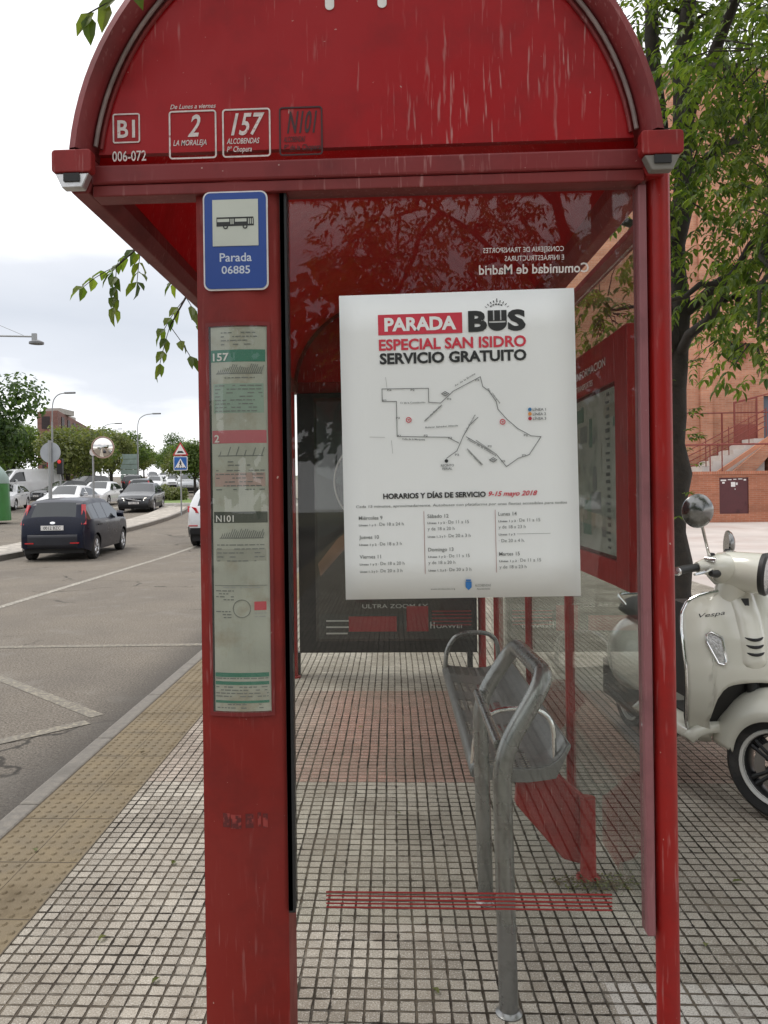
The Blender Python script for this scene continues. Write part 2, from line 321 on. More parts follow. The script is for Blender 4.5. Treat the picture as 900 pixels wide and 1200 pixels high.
class MB:
    def __init__(s, mt=None):
        s.v = []; s.f = []; s.fm = []; s.mats = []; s.uv = {}; s.xf = Matrix(); s.cur = 0
        if mt: s.m(mt)
    def m(s, mt):
        if mt not in s.mats: s.mats.append(mt)
        s.cur = s.mats.index(mt); return s
    def add(s, vs, fs, X=None):
        o = len(s.v); T = s.xf @ X if X is not None else s.xf
        s.v += [tuple(T @ Vector(p)) for p in vs]
        for f in fs: s.f.append(tuple(o+i for i in f)); s.fm.append(s.cur)
        return s
    def box(s, x0, x1, y0, y1, z0, z1, X=None):
        p = [(x, y, z) for z in (z0, z1) for y in (y0, y1) for x in (x0, x1)]
        return s.add(p, [(0, 2, 3, 1), (4, 5, 7, 6), (0, 1, 5, 4), (2, 6, 7, 3), (0, 4, 6, 2), (1, 3, 7, 5)], X)
    def prism(s, poly, depth, X=None):
        """2D polygon in XY plane, z from 0 to depth"""
        n = len(poly); vs = [(a, b, 0) for a, b in poly]+[(a, b, depth) for a, b in poly]
        fs = [tuple(range(n-1, -1, -1)), tuple(range(n, 2*n))]+[(i, (i+1) % n, n+(i+1) % n, n+i) for i in range(n)]
        return s.add(vs, fs, X)
    def flat(s, loops, depth, X=None):
        v, f = curve2d(loops, depth); return s.add(v, f, X)
    def tube(s, pts, r, n=10, closed=False, cap=True):
        P = [Vector(p) for p in pts]; k = len(P); rs = r if isinstance(r, (list, tuple)) else [r]*k
        T = []
        for i in range(k):
            a = P[(i-1) % k] if (closed or i > 0) else P[i]; b = P[(i+1) % k] if (closed or i < k-1) else P[i]
            T.append((b-a).normalized())
        up = Vector((0, 0, 1)) if abs(T[0].z) < .9 else Vector((1, 0, 0))
        nv = T[0].cross(up).normalized(); vs = []
        for i in range(k):
            if i: nv = (nv-T[i]*nv.dot(T[i])).normalized()
            bv = T[i].cross(nv)
            for j in range(n):
                a = 2*math.pi*j/n; vs.append(P[i]+(nv*math.cos(a)+bv*math.sin(a))*rs[i])
        fs = []
        for i in range(k if closed else k-1):
            for j in range(n):
                a, b = i*n, ((i+1) % k)*n; fs.append((a+j, a+(j+1) % n, b+(j+1) % n, b+j))
        if cap and not closed: fs += [tuple(range(n-1, -1, -1)), tuple(range((k-1)*n, k*n))]
        return s.add(vs, fs)
    def lathe(s, prof, n=24, X=None, cap=False):
        """profile (r,z) about local z"""
        vs = [(r*math.cos(2*math.pi*j/n), r*math.sin(2*math.pi*j/n), z) for r, z in prof for j in range(n)]; fs = []
        for i in range(len(prof)-1):
            for j in range(n): fs.append((i*n+j, i*n+(j+1) % n, (i+1)*n+(j+1) % n, (i+1)*n+j))
        if cap: fs += [tuple(range(n-1, -1, -1)), tuple(range((len(prof)-1)*n, len(prof)*n))]
        return s.add(vs, fs, X)
    def grid(s, fn, nu, nv, X=None, skip=None, wrap=False):
        vs = [fn(i/(nu-1), j/(nv-1)) for i in range(nu) for j in range(nv)]; fs = []
        for i in range(nu-1):
            for j in range(nv-1):
                if skip and skip(i, j): continue
                fs.append((i*nv+j, (i+1)*nv+j, (i+1)*nv+j+1, i*nv+j+1))
        return s.add(vs, fs, X)
    def text(s, t, x, z, h=None, w=None, align='l', bold=0., shear=0., X=FRONT, y=0., flip=False, valign='b'):
        """lettering with given cap height h (m) and/or width w, lower-left (x,z) on the plane mapped by X"""
        v, f = text_geo(t, bold, shear)
        if not v: return s
        xs = [p[0] for p in v]; ys = [p[1] for p in v]; x0, x1 = min(xs), max(xs); y0, y1 = min(ys), max(ys)
        cap = .73
        sy = (h/cap) if h else None; sx = (w/(x1-x0)) if w else None
        if sy is None: sy = sx
        if sx is None: sx = sy
        W = (x1-x0)*sx; ox = x-(W/2 if align == 'c' else W if align == 'r' else 0)
        q = []
        for a, b, _ in v:
            u = (a-x0)*sx
            if flip: u = W-u
            q.append((ox+u, z+b*sy, y))
        if flip: f = [tuple(reversed(k)) for k in f]
        return s.add(q, f, X)
    def build(s, name, parent=None, smooth=False, bevel=0., angle=40, sub=0, solid=0., weld=False):
        me = bpy.data.meshes.new(name); me.from_pydata(s.v, [], s.f)
        for mt in s.mats: me.materials.append(mt)
        me.polygons.foreach_set('material_index', s.fm)
        if weld:
            bm = bmesh.new(); bm.from_mesh(me); bmesh.ops.remove_doubles(bm, verts=bm.verts, dist=1e-5); bmesh.ops.dissolve_degenerate(bm, edges=bm.edges, dist=1e-6); bmesh.ops.recalc_face_normals(bm, faces=bm.faces); bm.to_mesh(me); bm.free()
        if smooth:
            me.polygons.foreach_set('use_smooth', [True]*len(me.polygons)); me.set_sharp_from_angle(angle=R(angle))
        me.update()
        o = bpy.data.objects.new(name, me); COL.objects.link(o)
        if parent: o.parent = parent
        if solid: md = o.modifiers.new('solid', 'SOLIDIFY'); md.thickness = solid; md.offset = 0
        if bevel: md = o.modifiers.new('bevel', 'BEVEL'); md.width = bevel; md.segments = 2; md.limit_method = 'ANGLE'; md.angle_limit = R(35)
        if sub: md = o.modifiers.new('sub', 'SUBSURF'); md.levels = sub; md.render_levels = sub
        return o
def tag(o, label=None, cat=None, group=None, kind=None):
    if label: o['label'] = label
    if cat: o['category'] = cat
    if group: o['group'] = group
    if kind: o['kind'] = kind
    return o
def thing(name, label, cat, loc=(0, 0, 0), rz=0., group=None):
    o = bpy.data.objects.new(name, None); o.empty_display_size = .2; COL.objects.link(o); o.location = loc; o.rotation_euler = (0, 0, rz)
    return tag(o, label, cat, group)
def copy_tree(o, parent=None):
    c = o.copy(); COL.objects.link(c)
    if parent: c.parent = parent
    for ch in list(o.children): copy_tree(ch, c)
    return c
def X3(loc, rz=0.): return Matrix.Translation(loc) @ Matrix.Rotation(rz, 4, 'Z')
def onplane(y): return Matrix.Translation((0, y, 0)) @ FRONT

# ------------------------------------------------------------------ terrain
def zt(Y):
    t = max(0., Y-18)
    z = .03*t*t/12 if t < 6 else .03*(t-3)
    if Y > 200: z -= .027*(Y-200)
    return z
def sh(Y):
    t = max(0., Y-28)
    return -.0083*t*t if t < 20 else -3.32-.332*(t-20)
YS = [-30, -12, -6, -2, 0, 2, 4, 6, 8, 10, 12, 15, 18, 20, 22, 24, 26, 28, 30, 33, 36, 39, 42, 45, 48, 52, 56, 60, 66, 72, 80, 90, 100, 115, 130, 150, 170, 185, 200, 215, 240, 280]
def strip(name, x0, x1, zo, mt, ys=YS, bend0=1, bend1=1, side=0.):
    b = MB(mt); vs = []; fs = []
    for y in ys:
        vs.append((x0+sh(y)*bend0, y, zt(y)+zo)); vs.append((x1+sh(y)*bend1, y, zt(y)+zo))
    for i in range(len(ys)-1): fs.append((2*i, 2*i+1, 2*i+3, 2*i+2))
    if side:
        n = len(vs)
        for (x, y, z) in list(vs): vs.append((x, y, z-side))
        for i in range(len(ys)-1):
            fs.append((n+2*i, 2*i, 2*i+2, n+2*i+2)); fs.append((2*i+1, n+2*i+1, n+2*i+3, 2*i+3))
        fs.append((0, n, n+1, 1)); k = 2*(len(ys)-1); fs.append((k, k+1, n+k+1, n+k))
    b.add(vs, fs); o = b.build(name); o['kind'] = 'structure'; return o
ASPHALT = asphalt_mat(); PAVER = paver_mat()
EARTH = mat('dry_earth', (.12, .11, .06), .95, var=.3, vscale=.4)
strip('ground', -420, 420, -.45, EARTH, [-60]+YS[1:]+[420], 0, 0)
strip('road', -24.2, -1.80, -.13, ASPHALT)
PINKPAVE = mat('plaza_paving', (.50, .46, .43), .85, var=.12, vscale=.7, bump=.1, dirt=(.40, .33, .30), dscale=.5, dlo=.45, dhi=.7)
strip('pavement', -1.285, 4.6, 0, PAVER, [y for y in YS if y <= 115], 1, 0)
strip('plaza', 4.6, 60, .0, PINKPAVE, [y for y in YS if y <= 60], 0, 0)
strip('tactile_paving_bed', -1.71, -1.289, 0, YELLOW_TILE, [y for y in YS if y <= 60])
strip('far_pavement', -70, -24.2, 0, CONCRETE)
YS2 = [y for y in YS if y >= -12]
COBBLE = mat('median_cobbles', (.34, .31, .27), .9, var=.3, vscale=9, bump=.8, bscale=10, dirt=(.5, .46, .40), dscale=2.5, dlo=.52, dhi=.62)
strip('median', -10.85, -9.5, .0, COBBLE, [y for y in YS2 if y <= 42], side=.2)
strip('median_kerb', -9.5, -9.35, .004, GRANITE, [y for y in YS2 if y <= 42], side=.2)
LAWN = mat('lawn_grass', (.13, .19, .045), .95, var=.35, vscale=3, bump=.6, bscale=40)
strip('lawn', -11.2, -9.0, .02, LAWN, [46, 48, 52, 56, 60, 66, 72], side=.25)
KERBW = mat('white_kerb_paint', (.62, .60, .56), .8, var=.2, vscale=4)
strip('lawn_kerb', -11.3, -8.9, .01, KERBW, [45.7, 46], side=.25)
# kerb stones
b = MB(GRANITE); y = -6.3
while y < 60:
    y1 = y+.995
    x0, x1 = -1.815+sh(y), -1.714+sh(y); xa, xb = -1.815+sh(y1), -1.714+sh(y1); z0, z1 = zt(y)+.004, zt(y1)+.004
    j = random.uniform(-.003, .003)
    b.add([(x0, y, z0-.25), (x1, y, z0-.25), (xb, y1, z1-.25), (xa, y1, z1-.25), (x0+j, y, z0), (x1, y, z0), (xb, y1, z1), (xa+j, y1, z1)],
          [(4, 5, 6, 7), (0, 4, 7, 3), (0, 1, 5, 4), (3, 7, 6, 2), (1, 2, 6, 5)])
    y += 1.0
o = b.build('kerb', bevel=.012); o['kind'] = 'structure'
# raised studs of the yellow tactile tiles, and the thin joints between the tiles
b = MB(YELLOW_TILE)
for i in range(8):
    for j in range(int((13-1.2)/.0525)):
        cx, cyy = -1.685+i*.0525, 1.2+j*.0525
        r1, r2, h = .0145, .009, .005
        vs = []; n = 8
        for rr, z in ((r1, .0005), (r2, h)):
            for q in range(n): a = 2*math.pi*q/n; vs.append((cx+rr*math.cos(a), cyy+rr*math.sin(a), z))
        fs = [(q, (q+1) % n, n+(q+1) % n, n+q) for q in range(n)]+[tuple(range(n, 2*n))]
        b.add(vs, fs)
o = b.build('tactile_studs', smooth=True, angle=25); o['kind'] = 'structure'
JOINT = mat('joint_dirt', (.10, .08, .055), .95)
b = MB(JOINT)
for j in range(60): b.box(-1.71, -1.29, .6+j*.42-.0025, .6+j*.42+.0025, -.01, .0012)
b.box(-1.714, -1.710, -6, 26, -.01, .0015); b.box(-1.291, -1.286, -6, 26, -.01, .0025)
b.box(-1.501, -1.499, -6, 26, -.01, .0011)
o = b.build('tactile_joints'); o['kind'] = 'structure'
# road paint
PAINT = mat('worn_road_paint', (.43, .40, .34), .85, var=.2, vscale=5, dirt=(.145, .132, .11), dscale=30, dlo=.38, dhi=.6)
PAINTY = mat('worn_cream_road_paint', (.33, .295, .225), .85, var=.2, vscale=5, dirt=(.16, .145, .12), dscale=34, dlo=.30, dhi=.54)
def paint_line(b, pts, wd, zo=-.126):
    for (xa, ya), (xb, yb) in zip(pts, pts[1:]):
        d = Vector((xb-xa, yb-ya, 0)); n = Vector((-d.y, d.x, 0)).normalized()*wd/2
        k = max(1, int(d.length/1.5))
        for i in range(k):
            a = Vector((xa, ya, 0))+d*(i/k); c = Vector((xa, ya, 0))+d*((i+1)/k)
            b.add([(a.x-n.x, a.y-n.y, zt(a.y)+zo), (a.x+n.x, a.y+n.y, zt(a.y)+zo), (c.x+n.x, c.y+n.y, zt(c.y)+zo), (c.x-n.x, c.y-n.y, zt(c.y)+zo)], [(0, 3, 2, 1)])
b = MB(PAINT); paint_line(b, [(-5.6+sh(y), y) for y in (-6, 0, 6, 12, 18, 24)], .13)
for k in range(10): paint_line(b, [(-5.6+sh(y), y) for y in (28+k*9, 31+k*9)], .13)
o = b.build('lane_line'); o['kind'] = 'structure'
b = MB(PAINTY); paint_line(b, [(-5.2, 8.05), (-1.95, 8.2)], .12)
paint_line(b, [(-4.6, 7.75), (-3.47, 6.76), (-2.16, 5.60)], .11, -.127); paint_line(b, [(-2.17, 5.45), (-2.75, 4.85), (-4.2, 3.6), (-2.1, 1.9)], .11, -.1255)
o = b.build('bus_stop_marking'); o['kind'] = 'structure'
b = MB(PAINT)
for k in range(7): b.add([(-2.3-k*1.0+dx, y, zt(y)-.122) for dx, y in ((0, 43.4), (-.5, 43.4), (-.5, 46.4), (0, 46.4))], [(0, 1, 2, 3)])
for k in range(11): b.add([(-12.5-k*1.0+dx, y, zt(y)-.122) for dx, y in ((0, 42.6), (-.5, 42.6), (-.5, 45.4), (0, 45.4))], [(0, 1, 2, 3)])
o = b.build('zebra_crossing'); o['kind'] = 'structure'

# ------------------------------------------------------------------ the bus shelter
AX, AZ, AR = -.065, 2.283, .753
sh_t = thing('bus_shelter', 'red bus shelter with barrel roof, glazed end wall and worn route numbers', 'bus shelter', (-.065, 4.2, 0))
def part(b, name, parent=sh_t, **k):
    """meshes are written in world coordinates; parent inverse keeps them there"""
    o = b.build(name, **k); o.parent = parent; o.matrix_parent_inverse = parent.matrix_basis.inverted() if parent else Matrix(); return o
# the matrix_basis of plain Empties is location+rotation; sub-parts hang on parts that sit at their thing's origin
def sub(b, name, parent, **k):
    o = b.build(name, **k); o.parent = parent
    return o
# barrel roof
b = MB(ROOF_SHEET)
def vault(rr): return lambda u, v: (AX+rr*math.cos(math.pi*(.012+.976*u)), 2.035+4.33*v, AZ+rr*math.sin(math.pi*(.012+.976*u)))
b.grid(vault(.733), 41, 14)
roof = part(b, 'roof', smooth=True, solid=.012)
# rims at both ends (half-round section swept round the arch)
for yy in (1.985, 6.385):
    b = MB(RED_RIM)
    prof = [(.698, .05), (.696, -.01), (.703, -.040), (.721, -.056), (.740, -.046), (.754, -.01), (.752, .05)]
    vs = []; n = 49
    for i in range(n):
        a = math.pi*(.035+.93*i/(n-1))
        for rr, dy in prof[::1]:
            vs.append((AX+rr*math.cos(a), yy+(dy if yy < 4 else -dy), AZ+rr*math.sin(a)))
    k = len(prof); fs = [(i*k+j, i*k+(j+1) % k, (i+1)*k+(j+1) % k, (i+1)*k+j) for i in range(n-1) for j in range(k)]
    b.add(vs, fs); part(b, 'roof_rim', smooth=True)
b = MB(GASKET); b.tube([(AX+.687*math.cos(math.pi*(.045+.91*i/48)), 1.972, AZ+.687*math.sin(math.pi*(.045+.91*i/48))) for i in range(49)], .0055, 8)
part(b, 'rim_gasket', smooth=True)
b = MB(RED_DARK); b.tube([(AX+.677*math.cos(math.pi*(.045+.91*i/48)), 1.985, AZ+.677*math.sin(math.pi*(.045+.91*i/48))) for i in range(49)], .0055, 8)
part(b, 'rim_seal', smooth=True)
# end panels
arc = circle(AX, AZ, .684, 49, R(7), R(173), True)
b = MB(RED_PANEL); b.prism(arc, .02, onplane(2.01)); endp = part(b, 'end_panel')
b = MB(RED_PANEL); b.prism(circle(AX, AZ, .72, 49, R(1), R(179), True), .02, onplane(6.36)); part(b, 'end_panel')
# beams under the end panels
b = MB(RED_RIM); b.box(-.762, .640, 1.981, 2.05, 2.288, 2.337); part(b, 'cross_beam', bevel=.006)
b = MB(RED_DARK); b.box(-.760, .638, 1.987, 2.05, 2.258, 2.2865); part(b, 'cross_beam_lip', bevel=.003)
b = MB(RED); b.box(-.76, .66, 6.33, 6.41, 2.27, 2.36); part(b, 'cross_beam', bevel=.006)
# gutters with end caps
for sx in (-1, 1):
    cx = -.792 if sx < 0 else .664
    b = MB(RED_DARK if sx < 0 else RED); pr = [(-.042, 2.35), (-.040, 2.31), (-.022, 2.268), (.022, 2.268), (.040, 2.31), (.042, 2.35)]
    b.prism([(cx+a, z) for a, z in pr], -4.40, onplane(1.985)); g = part(b, 'gutter', bevel=.004)
    b = MB(RED); hw = .051
    b.prism(rrect(cx-hw, cx+hw, 2.300, 2.358, .010), .03, onplane(1.960)); cap = part(b, 'gutter_cap', bevel=.003)
    b = MB(ALU if sx < 0 else mat('dull_metal', (.20, .19, .17), .6, .4)); b.prism([(cx-hw*.84, 2.2985), (cx+hw*.84, 2.2985), (cx+hw*.5, 2.262), (cx-hw*.5, 2.262)], .028, onplane(1.961)); sub_o = part(b, 'gutter_bracket', bevel=.003)
    b = MB(BLACK); b.box(cx-.020, cx+.020, 1.928, 1.9318, 2.277, 2.297); part(b, 'gutter_opening')
# right front post, glazing frame, and rear posts
def post(x, y, z0, z1, r, mt=RED_POST, name='post'):
    b = MB(mt); b.lathe([(r+.02, 0), (r+.02, .012), (r, .016), (r, z1-z0)], 24, Matrix.Translation((x, y, z0)), True); return part(b, name, smooth=True)
post(.684, 2.03, 0, 2.285, .0285); post(-.80, 6.22, 0, 2.29, .032); post(.70, 6.30, 0, 2.29, .03)
b = MB(RED_FADE); b.box(.627, .648, 2.005, 2.055, .362, 2.256); part(b, 'panel_frame', bevel=.004)
b = MB(BLACK); b.box(-.279, -.262, 2.0, 2.05, .415, 2.268); part(b, 'panel_seal')
b = MB(GLASS); b.box(-.2615, .6265, 2.026, 2.034, .372, 2.266); panel = part(b, 'glass_panel')
# the red stripes and reversed lettering on the end glass
b = MB(mat('red_stripe_film', (.27, .018, .018), .5))
for i in range(5):
    z = .457-i*.0098; b.box(-.185, .545, 2.0230, 2.0255, z-.0016, z+.0016)
part(b, 'stripe_film')
GL = mat('pale_film', (.62, .58, .55), .5)
b = MB(GL); Z = onplane(2.0248)
b.text('CONSEJERIA DE TRANSPORTES', .445, 2.098, .0135, .205, 'r', .004, X=Z, flip=True)
b.text('E INFRAESTRUCTURAS', .445, 2.076, .0135, .150, 'r', .004, X=Z, flip=True)
b.text('Comunidad de Madrid', .507, 2.043, .025, .278, 'r', .018, X=Z, flip=True)
part(b, 'reversed_lettering')
# front column with the rounded face
b = MB(RED_PILLAR)
def column_sec():
    o = []
    for i in range(13):
        a = -1+2*i/12; o.append((-.389+.1085*a, 2.010-.022*(1-a*a)))
    o += [(-.2805, 2.16), (-.4975, 2.16)]
    return o
sec = column_sec(); n = len(sec)
vs = [(x, y, z) for z in (0, 2.292) for x, y in sec]
b.add(vs, [(i, (i+1) % n, n+(i+1) % n, n+i) for i in range(n)]+[tuple(range(n-1, -1, -1)), tuple(range(n, 2*n))])
column = part(b, 'column', smooth=True, angle=30)
b = MB(BLACK); b.box(-.2795, -.268, 2.0, 2.07, .42, 2.27); part(b, 'column_seal')
# paint scuffs where a sticker was peeled off
b = MB(mat('peeled_sticker', (.10, .012, .012), .6, dirt=(.30, .04, .035), dscale=40, dlo=.45, dhi=.55))
def colface(x): a = (x+.389)/.1085; return 2.010-.022*(1-a*a)-.0012
def curved(b, x0, x1, z0, z1, off=0., n=8):
    vs = []
    for z in (z0, z1):
        for i in range(n+1): x = x0+(x1-x0)*i/n; vs.append((x, colface(x)-off, z))
    b.add(vs, [(i, i+1, n+1+i+1, n+1+i) for i in range(n)])
for x, wd, z in ((-.435, .018, .655), (-.41, .028, .652), (-.375, .02, .655), (-.35, .008, .658), (-.335, .012, .654)): curved(b, x-wd/2, x+wd/2, z-.018, z+.018, n=3)
part(b, 'peeled_sticker_marks')
# timetable window in the column
b = MB(RED_DARK)
fr = [(-.4735, -.4655), (-.3155, -.3075)]
for x0, x1 in fr: curved(b, x0, x1, .925, 1.925, .002)
curved(b, -.4735, -.3075, 1.918, 1.928, .0025); curved(b, -.4735, -.3075, .922, .932, .0025)
tt_frame = part(b, 'timetable_frame', solid=.004)
b = MB(BLACK); curved(b, -.4655, -.4605, .932, 1.918, .0007); part(b, 'timetable_seal')
TT = {}
def ttx(u): return -.462+.144*u       # across the sheet 0..1
def ttmap(b, s, u, z, h, w=None, bold=0., mt=None, align='l', shear=0.):
    if mt: b.m(mt)
    v0 = len(b.v); b.text(s, ttx(u), z, h, w, align, bold, shear, X=FRONT)
    for i in range(v0, len(b.v)): x, y, zz = b.v[i]; b.v[i] = (x, colface(x)-.0026, zz)
b = MB(PAPER_OLD); curved(b, -.4605, -.3155, .934, 1.916, .0004); part(b, 'timetable_sheet')
def sheetz(py): return 1.915-(py-387)*(1.915-.933)/(831-387)      # photo rows measured on the sheet
b = MB(GREEN_INK); curved(b, ttx(.01), ttx(.985), sheetz(427), sheetz(413), .0008)
part(b, 'green_header'); b = MB(GREEN_INK)
for a, c in ((786, 791), (796, 800), (818, 821)): curved(b, ttx(.02), ttx(.98), sheetz(c), sheetz(a), .0008)
part(b, 'footer_stripe')
b = MB(PINK_INK); curved(b, ttx(.02), ttx(.99), sheetz(521), sheetz(506), .0008); part(b, 'pink_header'); b = MB(INKR); curved(b, ttx(.74), ttx(.95), sheetz(714), sheetz(704), .0008); part(b, 'red_sticker')
b = MB(DKGREEN_INK); curved(b, ttx(.03), ttx(.99), sheetz(613), sheetz(600), .0008); part(b, 'dark_header')
b = MB(mat('pale_green_print', (.27, .36, .30), .6)); curved(b, ttx(.05), ttx(.95), sheetz(486), sheetz(452), .0006); part(b, 'timetable_grid')
b = MB(mat('pale_pink_print', (.44, .31, .28), .6)); curved(b, ttx(.06), ttx(.96), sheetz(571), sheetz(555), .0006); part(b, 'timetable_grid')
b = MB(mat('pale_grey_print', (.33, .33, .28), .6)); curved(b, ttx(.06), ttx(.96), sheetz(657), sheetz(643), .0006); part(b, 'timetable_grid')
b = MB(WHITE)
ttmap(b, '157', .05, sheetz(425.5), .020, .042, .02); part(b, 'route_heading'); b = MB(WHITE); ttmap(b, '2', .06, sheetz(519.5), .019, .013, .02); part(b, 'route_heading'); b = MB(WHITE); ttmap(b, 'N101', .07, sheetz(611.5), .017, .047, .015)
part(b, 'route_heading')
b = MB(INKG); rnd = random.Random(4)
def scrib(y0, n, x0, x1, hgt, lean):
    """route diagram: a line with slanted stop names"""
    zb = sheetz(y0); curved(b, ttx(x0), ttx(x1), zb, zb+.0022, .0012, 4)
    for i in range(n):
        u = x0+.02+(x1-x0-.06)*i/(n-1); hh = hgt*rnd.uniform(.55, 1)
        xa = ttx(u); xb = xa+lean*hh
        y = colface(xa)-.0013
        b.add([(xa, y, zb), (xa+.0022, y, zb), (xb+.0022, y, zb+hh), (xb, y, zb+hh)], [(0, 1, 2, 3)])
for q_ in ((441, 22, .10, .93, .026, .42), (536, 6, .12, .93, .026, .35), (631, 20, .13, .92, .026, .4)): b = MB(INKG); scrib(*q_); part(b, 'route_diagram')
b = MB(INKG)
def rows(y0, y1, step, x0, x1, mt=None, gap=.35):
    if mt: b.m(mt)
    y = y0
    while y < y1:
        u = x0
        while u < x1-.02:
            L_ = rnd.uniform(.03, .12)
            if rnd.random() > gap: curved(b, ttx(u), ttx(min(u+L_, x1)), sheetz(y), sheetz(y)+.0026, .0014, 2)
            u += L_+.02
        y += step
rows(394, 408, 4.5, .2, .85, INKG, .2); part(b, 'timetable_text'); b = MB(INKG); rows(446, 449, 4, .15, .8); part(b, 'timetable_text'); b = MB(INKG); rows(455, 485, 4.2, .08, .93, INKG, .3); part(b, 'timetable_text'); b = MB(INKG); rows(543, 550, 4, .3, .7); part(b, 'timetable_text'); b = MB(INKG); rows(553, 575, 4.4, .08, .95, INKG, .35)
part(b, 'timetable_text'); b = MB(INKG)
rows(639, 662, 4.6, .08, .93, INKG, .3); part(b, 'timetable_text'); b = MB(INKG); rows(692, 704, 3.4, .05, .38); rows(716, 724, 3.4, .05, .33); part(b, 'timetable_text'); b = MB(INKL); rows(688, 690, 3, .05, .9, INKL, .4); rows(718, 724, 4, .74, .95, INKL, .1)
part(b, 'timetable_text'); b = MB(INKG)
rows(803, 816, 3.6, .03, .97, INKG, .12); rows(793, 795, 3, .03, .97, INKG, .2); rows(823, 829, 4, .05, .9, INKG, .4)
part(b, 'timetable_text'); b = MB(INKG); curved(b, ttx(.03), ttx(.97), sheetz(685.6), sheetz(685), .0014)
part(b, 'timetable_rule')
b = MB(INKG)
cxx, czz = ttx(.52), sheetz(712); ringp = [(cxx+.0225*math.cos(a), czz+.0225*math.sin(a)) for a in [2*math.pi*i/28 for i in range(28)]]
b.tube([(x, colface(x)-.0016, z) for x, z in ringp], .0008, 5, True); part(b, 'timetable_ring')
b = MB(glass('column_cover', (.93, .95, .92), .05, .05)); curved(b, -.4655, -.3155, .932, 1.918, .006); part(b, 'timetable_cover')
# lettering on the front end panel
LY = onplane(1.9885)
def frame_rect(b, x0, x1, z0, z1, t, r):
    b.flat([rrect(x0, x1, z0, z1, r), rrect(x0+t, x1-t, z0+t, z1-t, max(.001, r-t))], .0015, LY)
b = MB(WHITE_OLD)
frame_rect(b, -.706, -.635, 2.394, 2.470, .0035, .006); b.text('B1', -.694, 2.409, .046, .046, bold=.02, X=LY); b.text('006-072', -.708, 2.348, .027, .088, bold=.008, X=LY)
part(b, 'stop_code_lettering')
def route(x0, x1, num, lines, mt, top=None):
    b = MB(mt); frame_rect(b, x0, x1, 2.348, 2.472, .004, .009); W = x1-x0
    b.text(num, x0+W*.53, 2.406, .057, W*(.70 if len(num) > 2 else .27), 'c', .018, .32, X=LY)
    for i, (t, f) in enumerate(lines): b.text(t, x0+.011, 2.383-i*.0205, .0145, W*f, bold=.012, shear=.25, X=LY)
    if top: b.text(top, x0+.004, 2.477, .012, W*.96, bold=.008, shear=.3, X=LY)
    return part(b, 'route_number')
route(-.560, -.437, '2', [('LA MORALEJA', .70)], WHITE_OLD, 'De Lunes a viernes')
route(-.422, -.298, '157', [('ALCOBENDAS', .68), ('P° Chopera', .52)], WHITE_OLD)
route(-.276, -.165, 'N101', [('ALCOBENDAS', .5), ('P° de la Chopera', .85)], BLACK_OLD)
for x in (-.143, -.010): b = MB(WHITE); b.prism(rrect(x-.0115, x+.0115, 2.714, 2.90, .0112), .0015, LY); part(b, 'emblem_bar')
# back glazing with thin mullions
for i, (ya, yb) in enumerate(((2.33, 3.497), (3.523, 4.547), (4.573, 5.987), (6.013, 6.28))):
    b = MB(GLASS_BACK); b.box(.770, .778, ya, yb, .16, 2.26); part(b, 'back_glass')
for yy in (3.51, 4.56, 6.0):
    b = MB(RED_POST); b.box(.755, .793, yy-.012, yy+.012, .15, 2.29); mu = part(b, 'mullion', bevel=.004)
    b = MB(CHROME); b.lathe([(.02, 0), (.018, .03), (.014, .05), (.014, .06)], 12, Matrix.Translation((.774, yy, .092)), True); part(b, 'mullion_clamp', smooth=True)
b = MB(RED); b.box(.735, .79, 2.33, 6.28, 2.262, 2.283); part(b, 'back_rail')

# ------------------------------------------------------------------ bus stop sign on the column
st = thing('bus_stop_sign', 'blue bus stop sign reading Parada 06885 on the column top', 'sign', (-.3965, 1.94, 2.012))
SY = onplane(1.9872)
b = MB(WHITE); b.prism(rrect(-.4795, -.3135, 2.010, 2.262, .018), .0035, SY); part(b, 'sign_border', st)
b = MB(BLUE); b.prism(rrect(-.4755, -.3175, 2.014, 2.258, .015), .0015, onplane(1.9832)); part(b, 'sign_plate', st)
b = MB(mat('sign_white', (.50, .53, .47), .5)); b.box(-.4545, -.3375, 1.9800, 1.9815, 2.122, 2.240); part(b, 'sign_field', st)
b = MB(INK); PY = onplane(1.9797)
outline = [(-.444, 2.172), (-.444, 2.195), (-.350, 2.195), (-.3485, 2.188), (-.3485, 2.173)]
holes = [[(-.4425, 2.183), (-.4425, 2.1915), (-.411, 2.1915), (-.411, 2.183)]]
for x in (-.4085, -.4035): holes.append([(x, 2.177), (x, 2.1915), (x+.0035, 2.1915), (x+.0035, 2.177)])
holes.append([(-.397, 2.183), (-.397, 2.1915), (-.367, 2.1915), (-.367, 2.183)])
for x in (-.3635, -.3585, -.3535): holes.append([(x, 2.177), (x, 2.1915), (x+.0032, 2.1915), (x+.0032, 2.177)])
b.flat([outline]+holes, .001, PY)
for x in (-.421, -.371): b.flat([circle(x, 2.171, .0062, 16), circle(x, 2.171, .0036, 16)], .0012, onplane(1.9793))
part(b, 'bus_pictogram', st)
b = MB(mat('sign_text', (.55, .60, .68), .5)); b.text('Parada', -.3965, 2.083, .0225, .082, 'c', .012, X=onplane(1.9814)); b.text('06885', -.3965, 2.052, .0205, .073, 'c', .012, X=onplane(1.9814)); part(b, 'sign_text', st)
st.location.x += .006; st.location.z -= .002

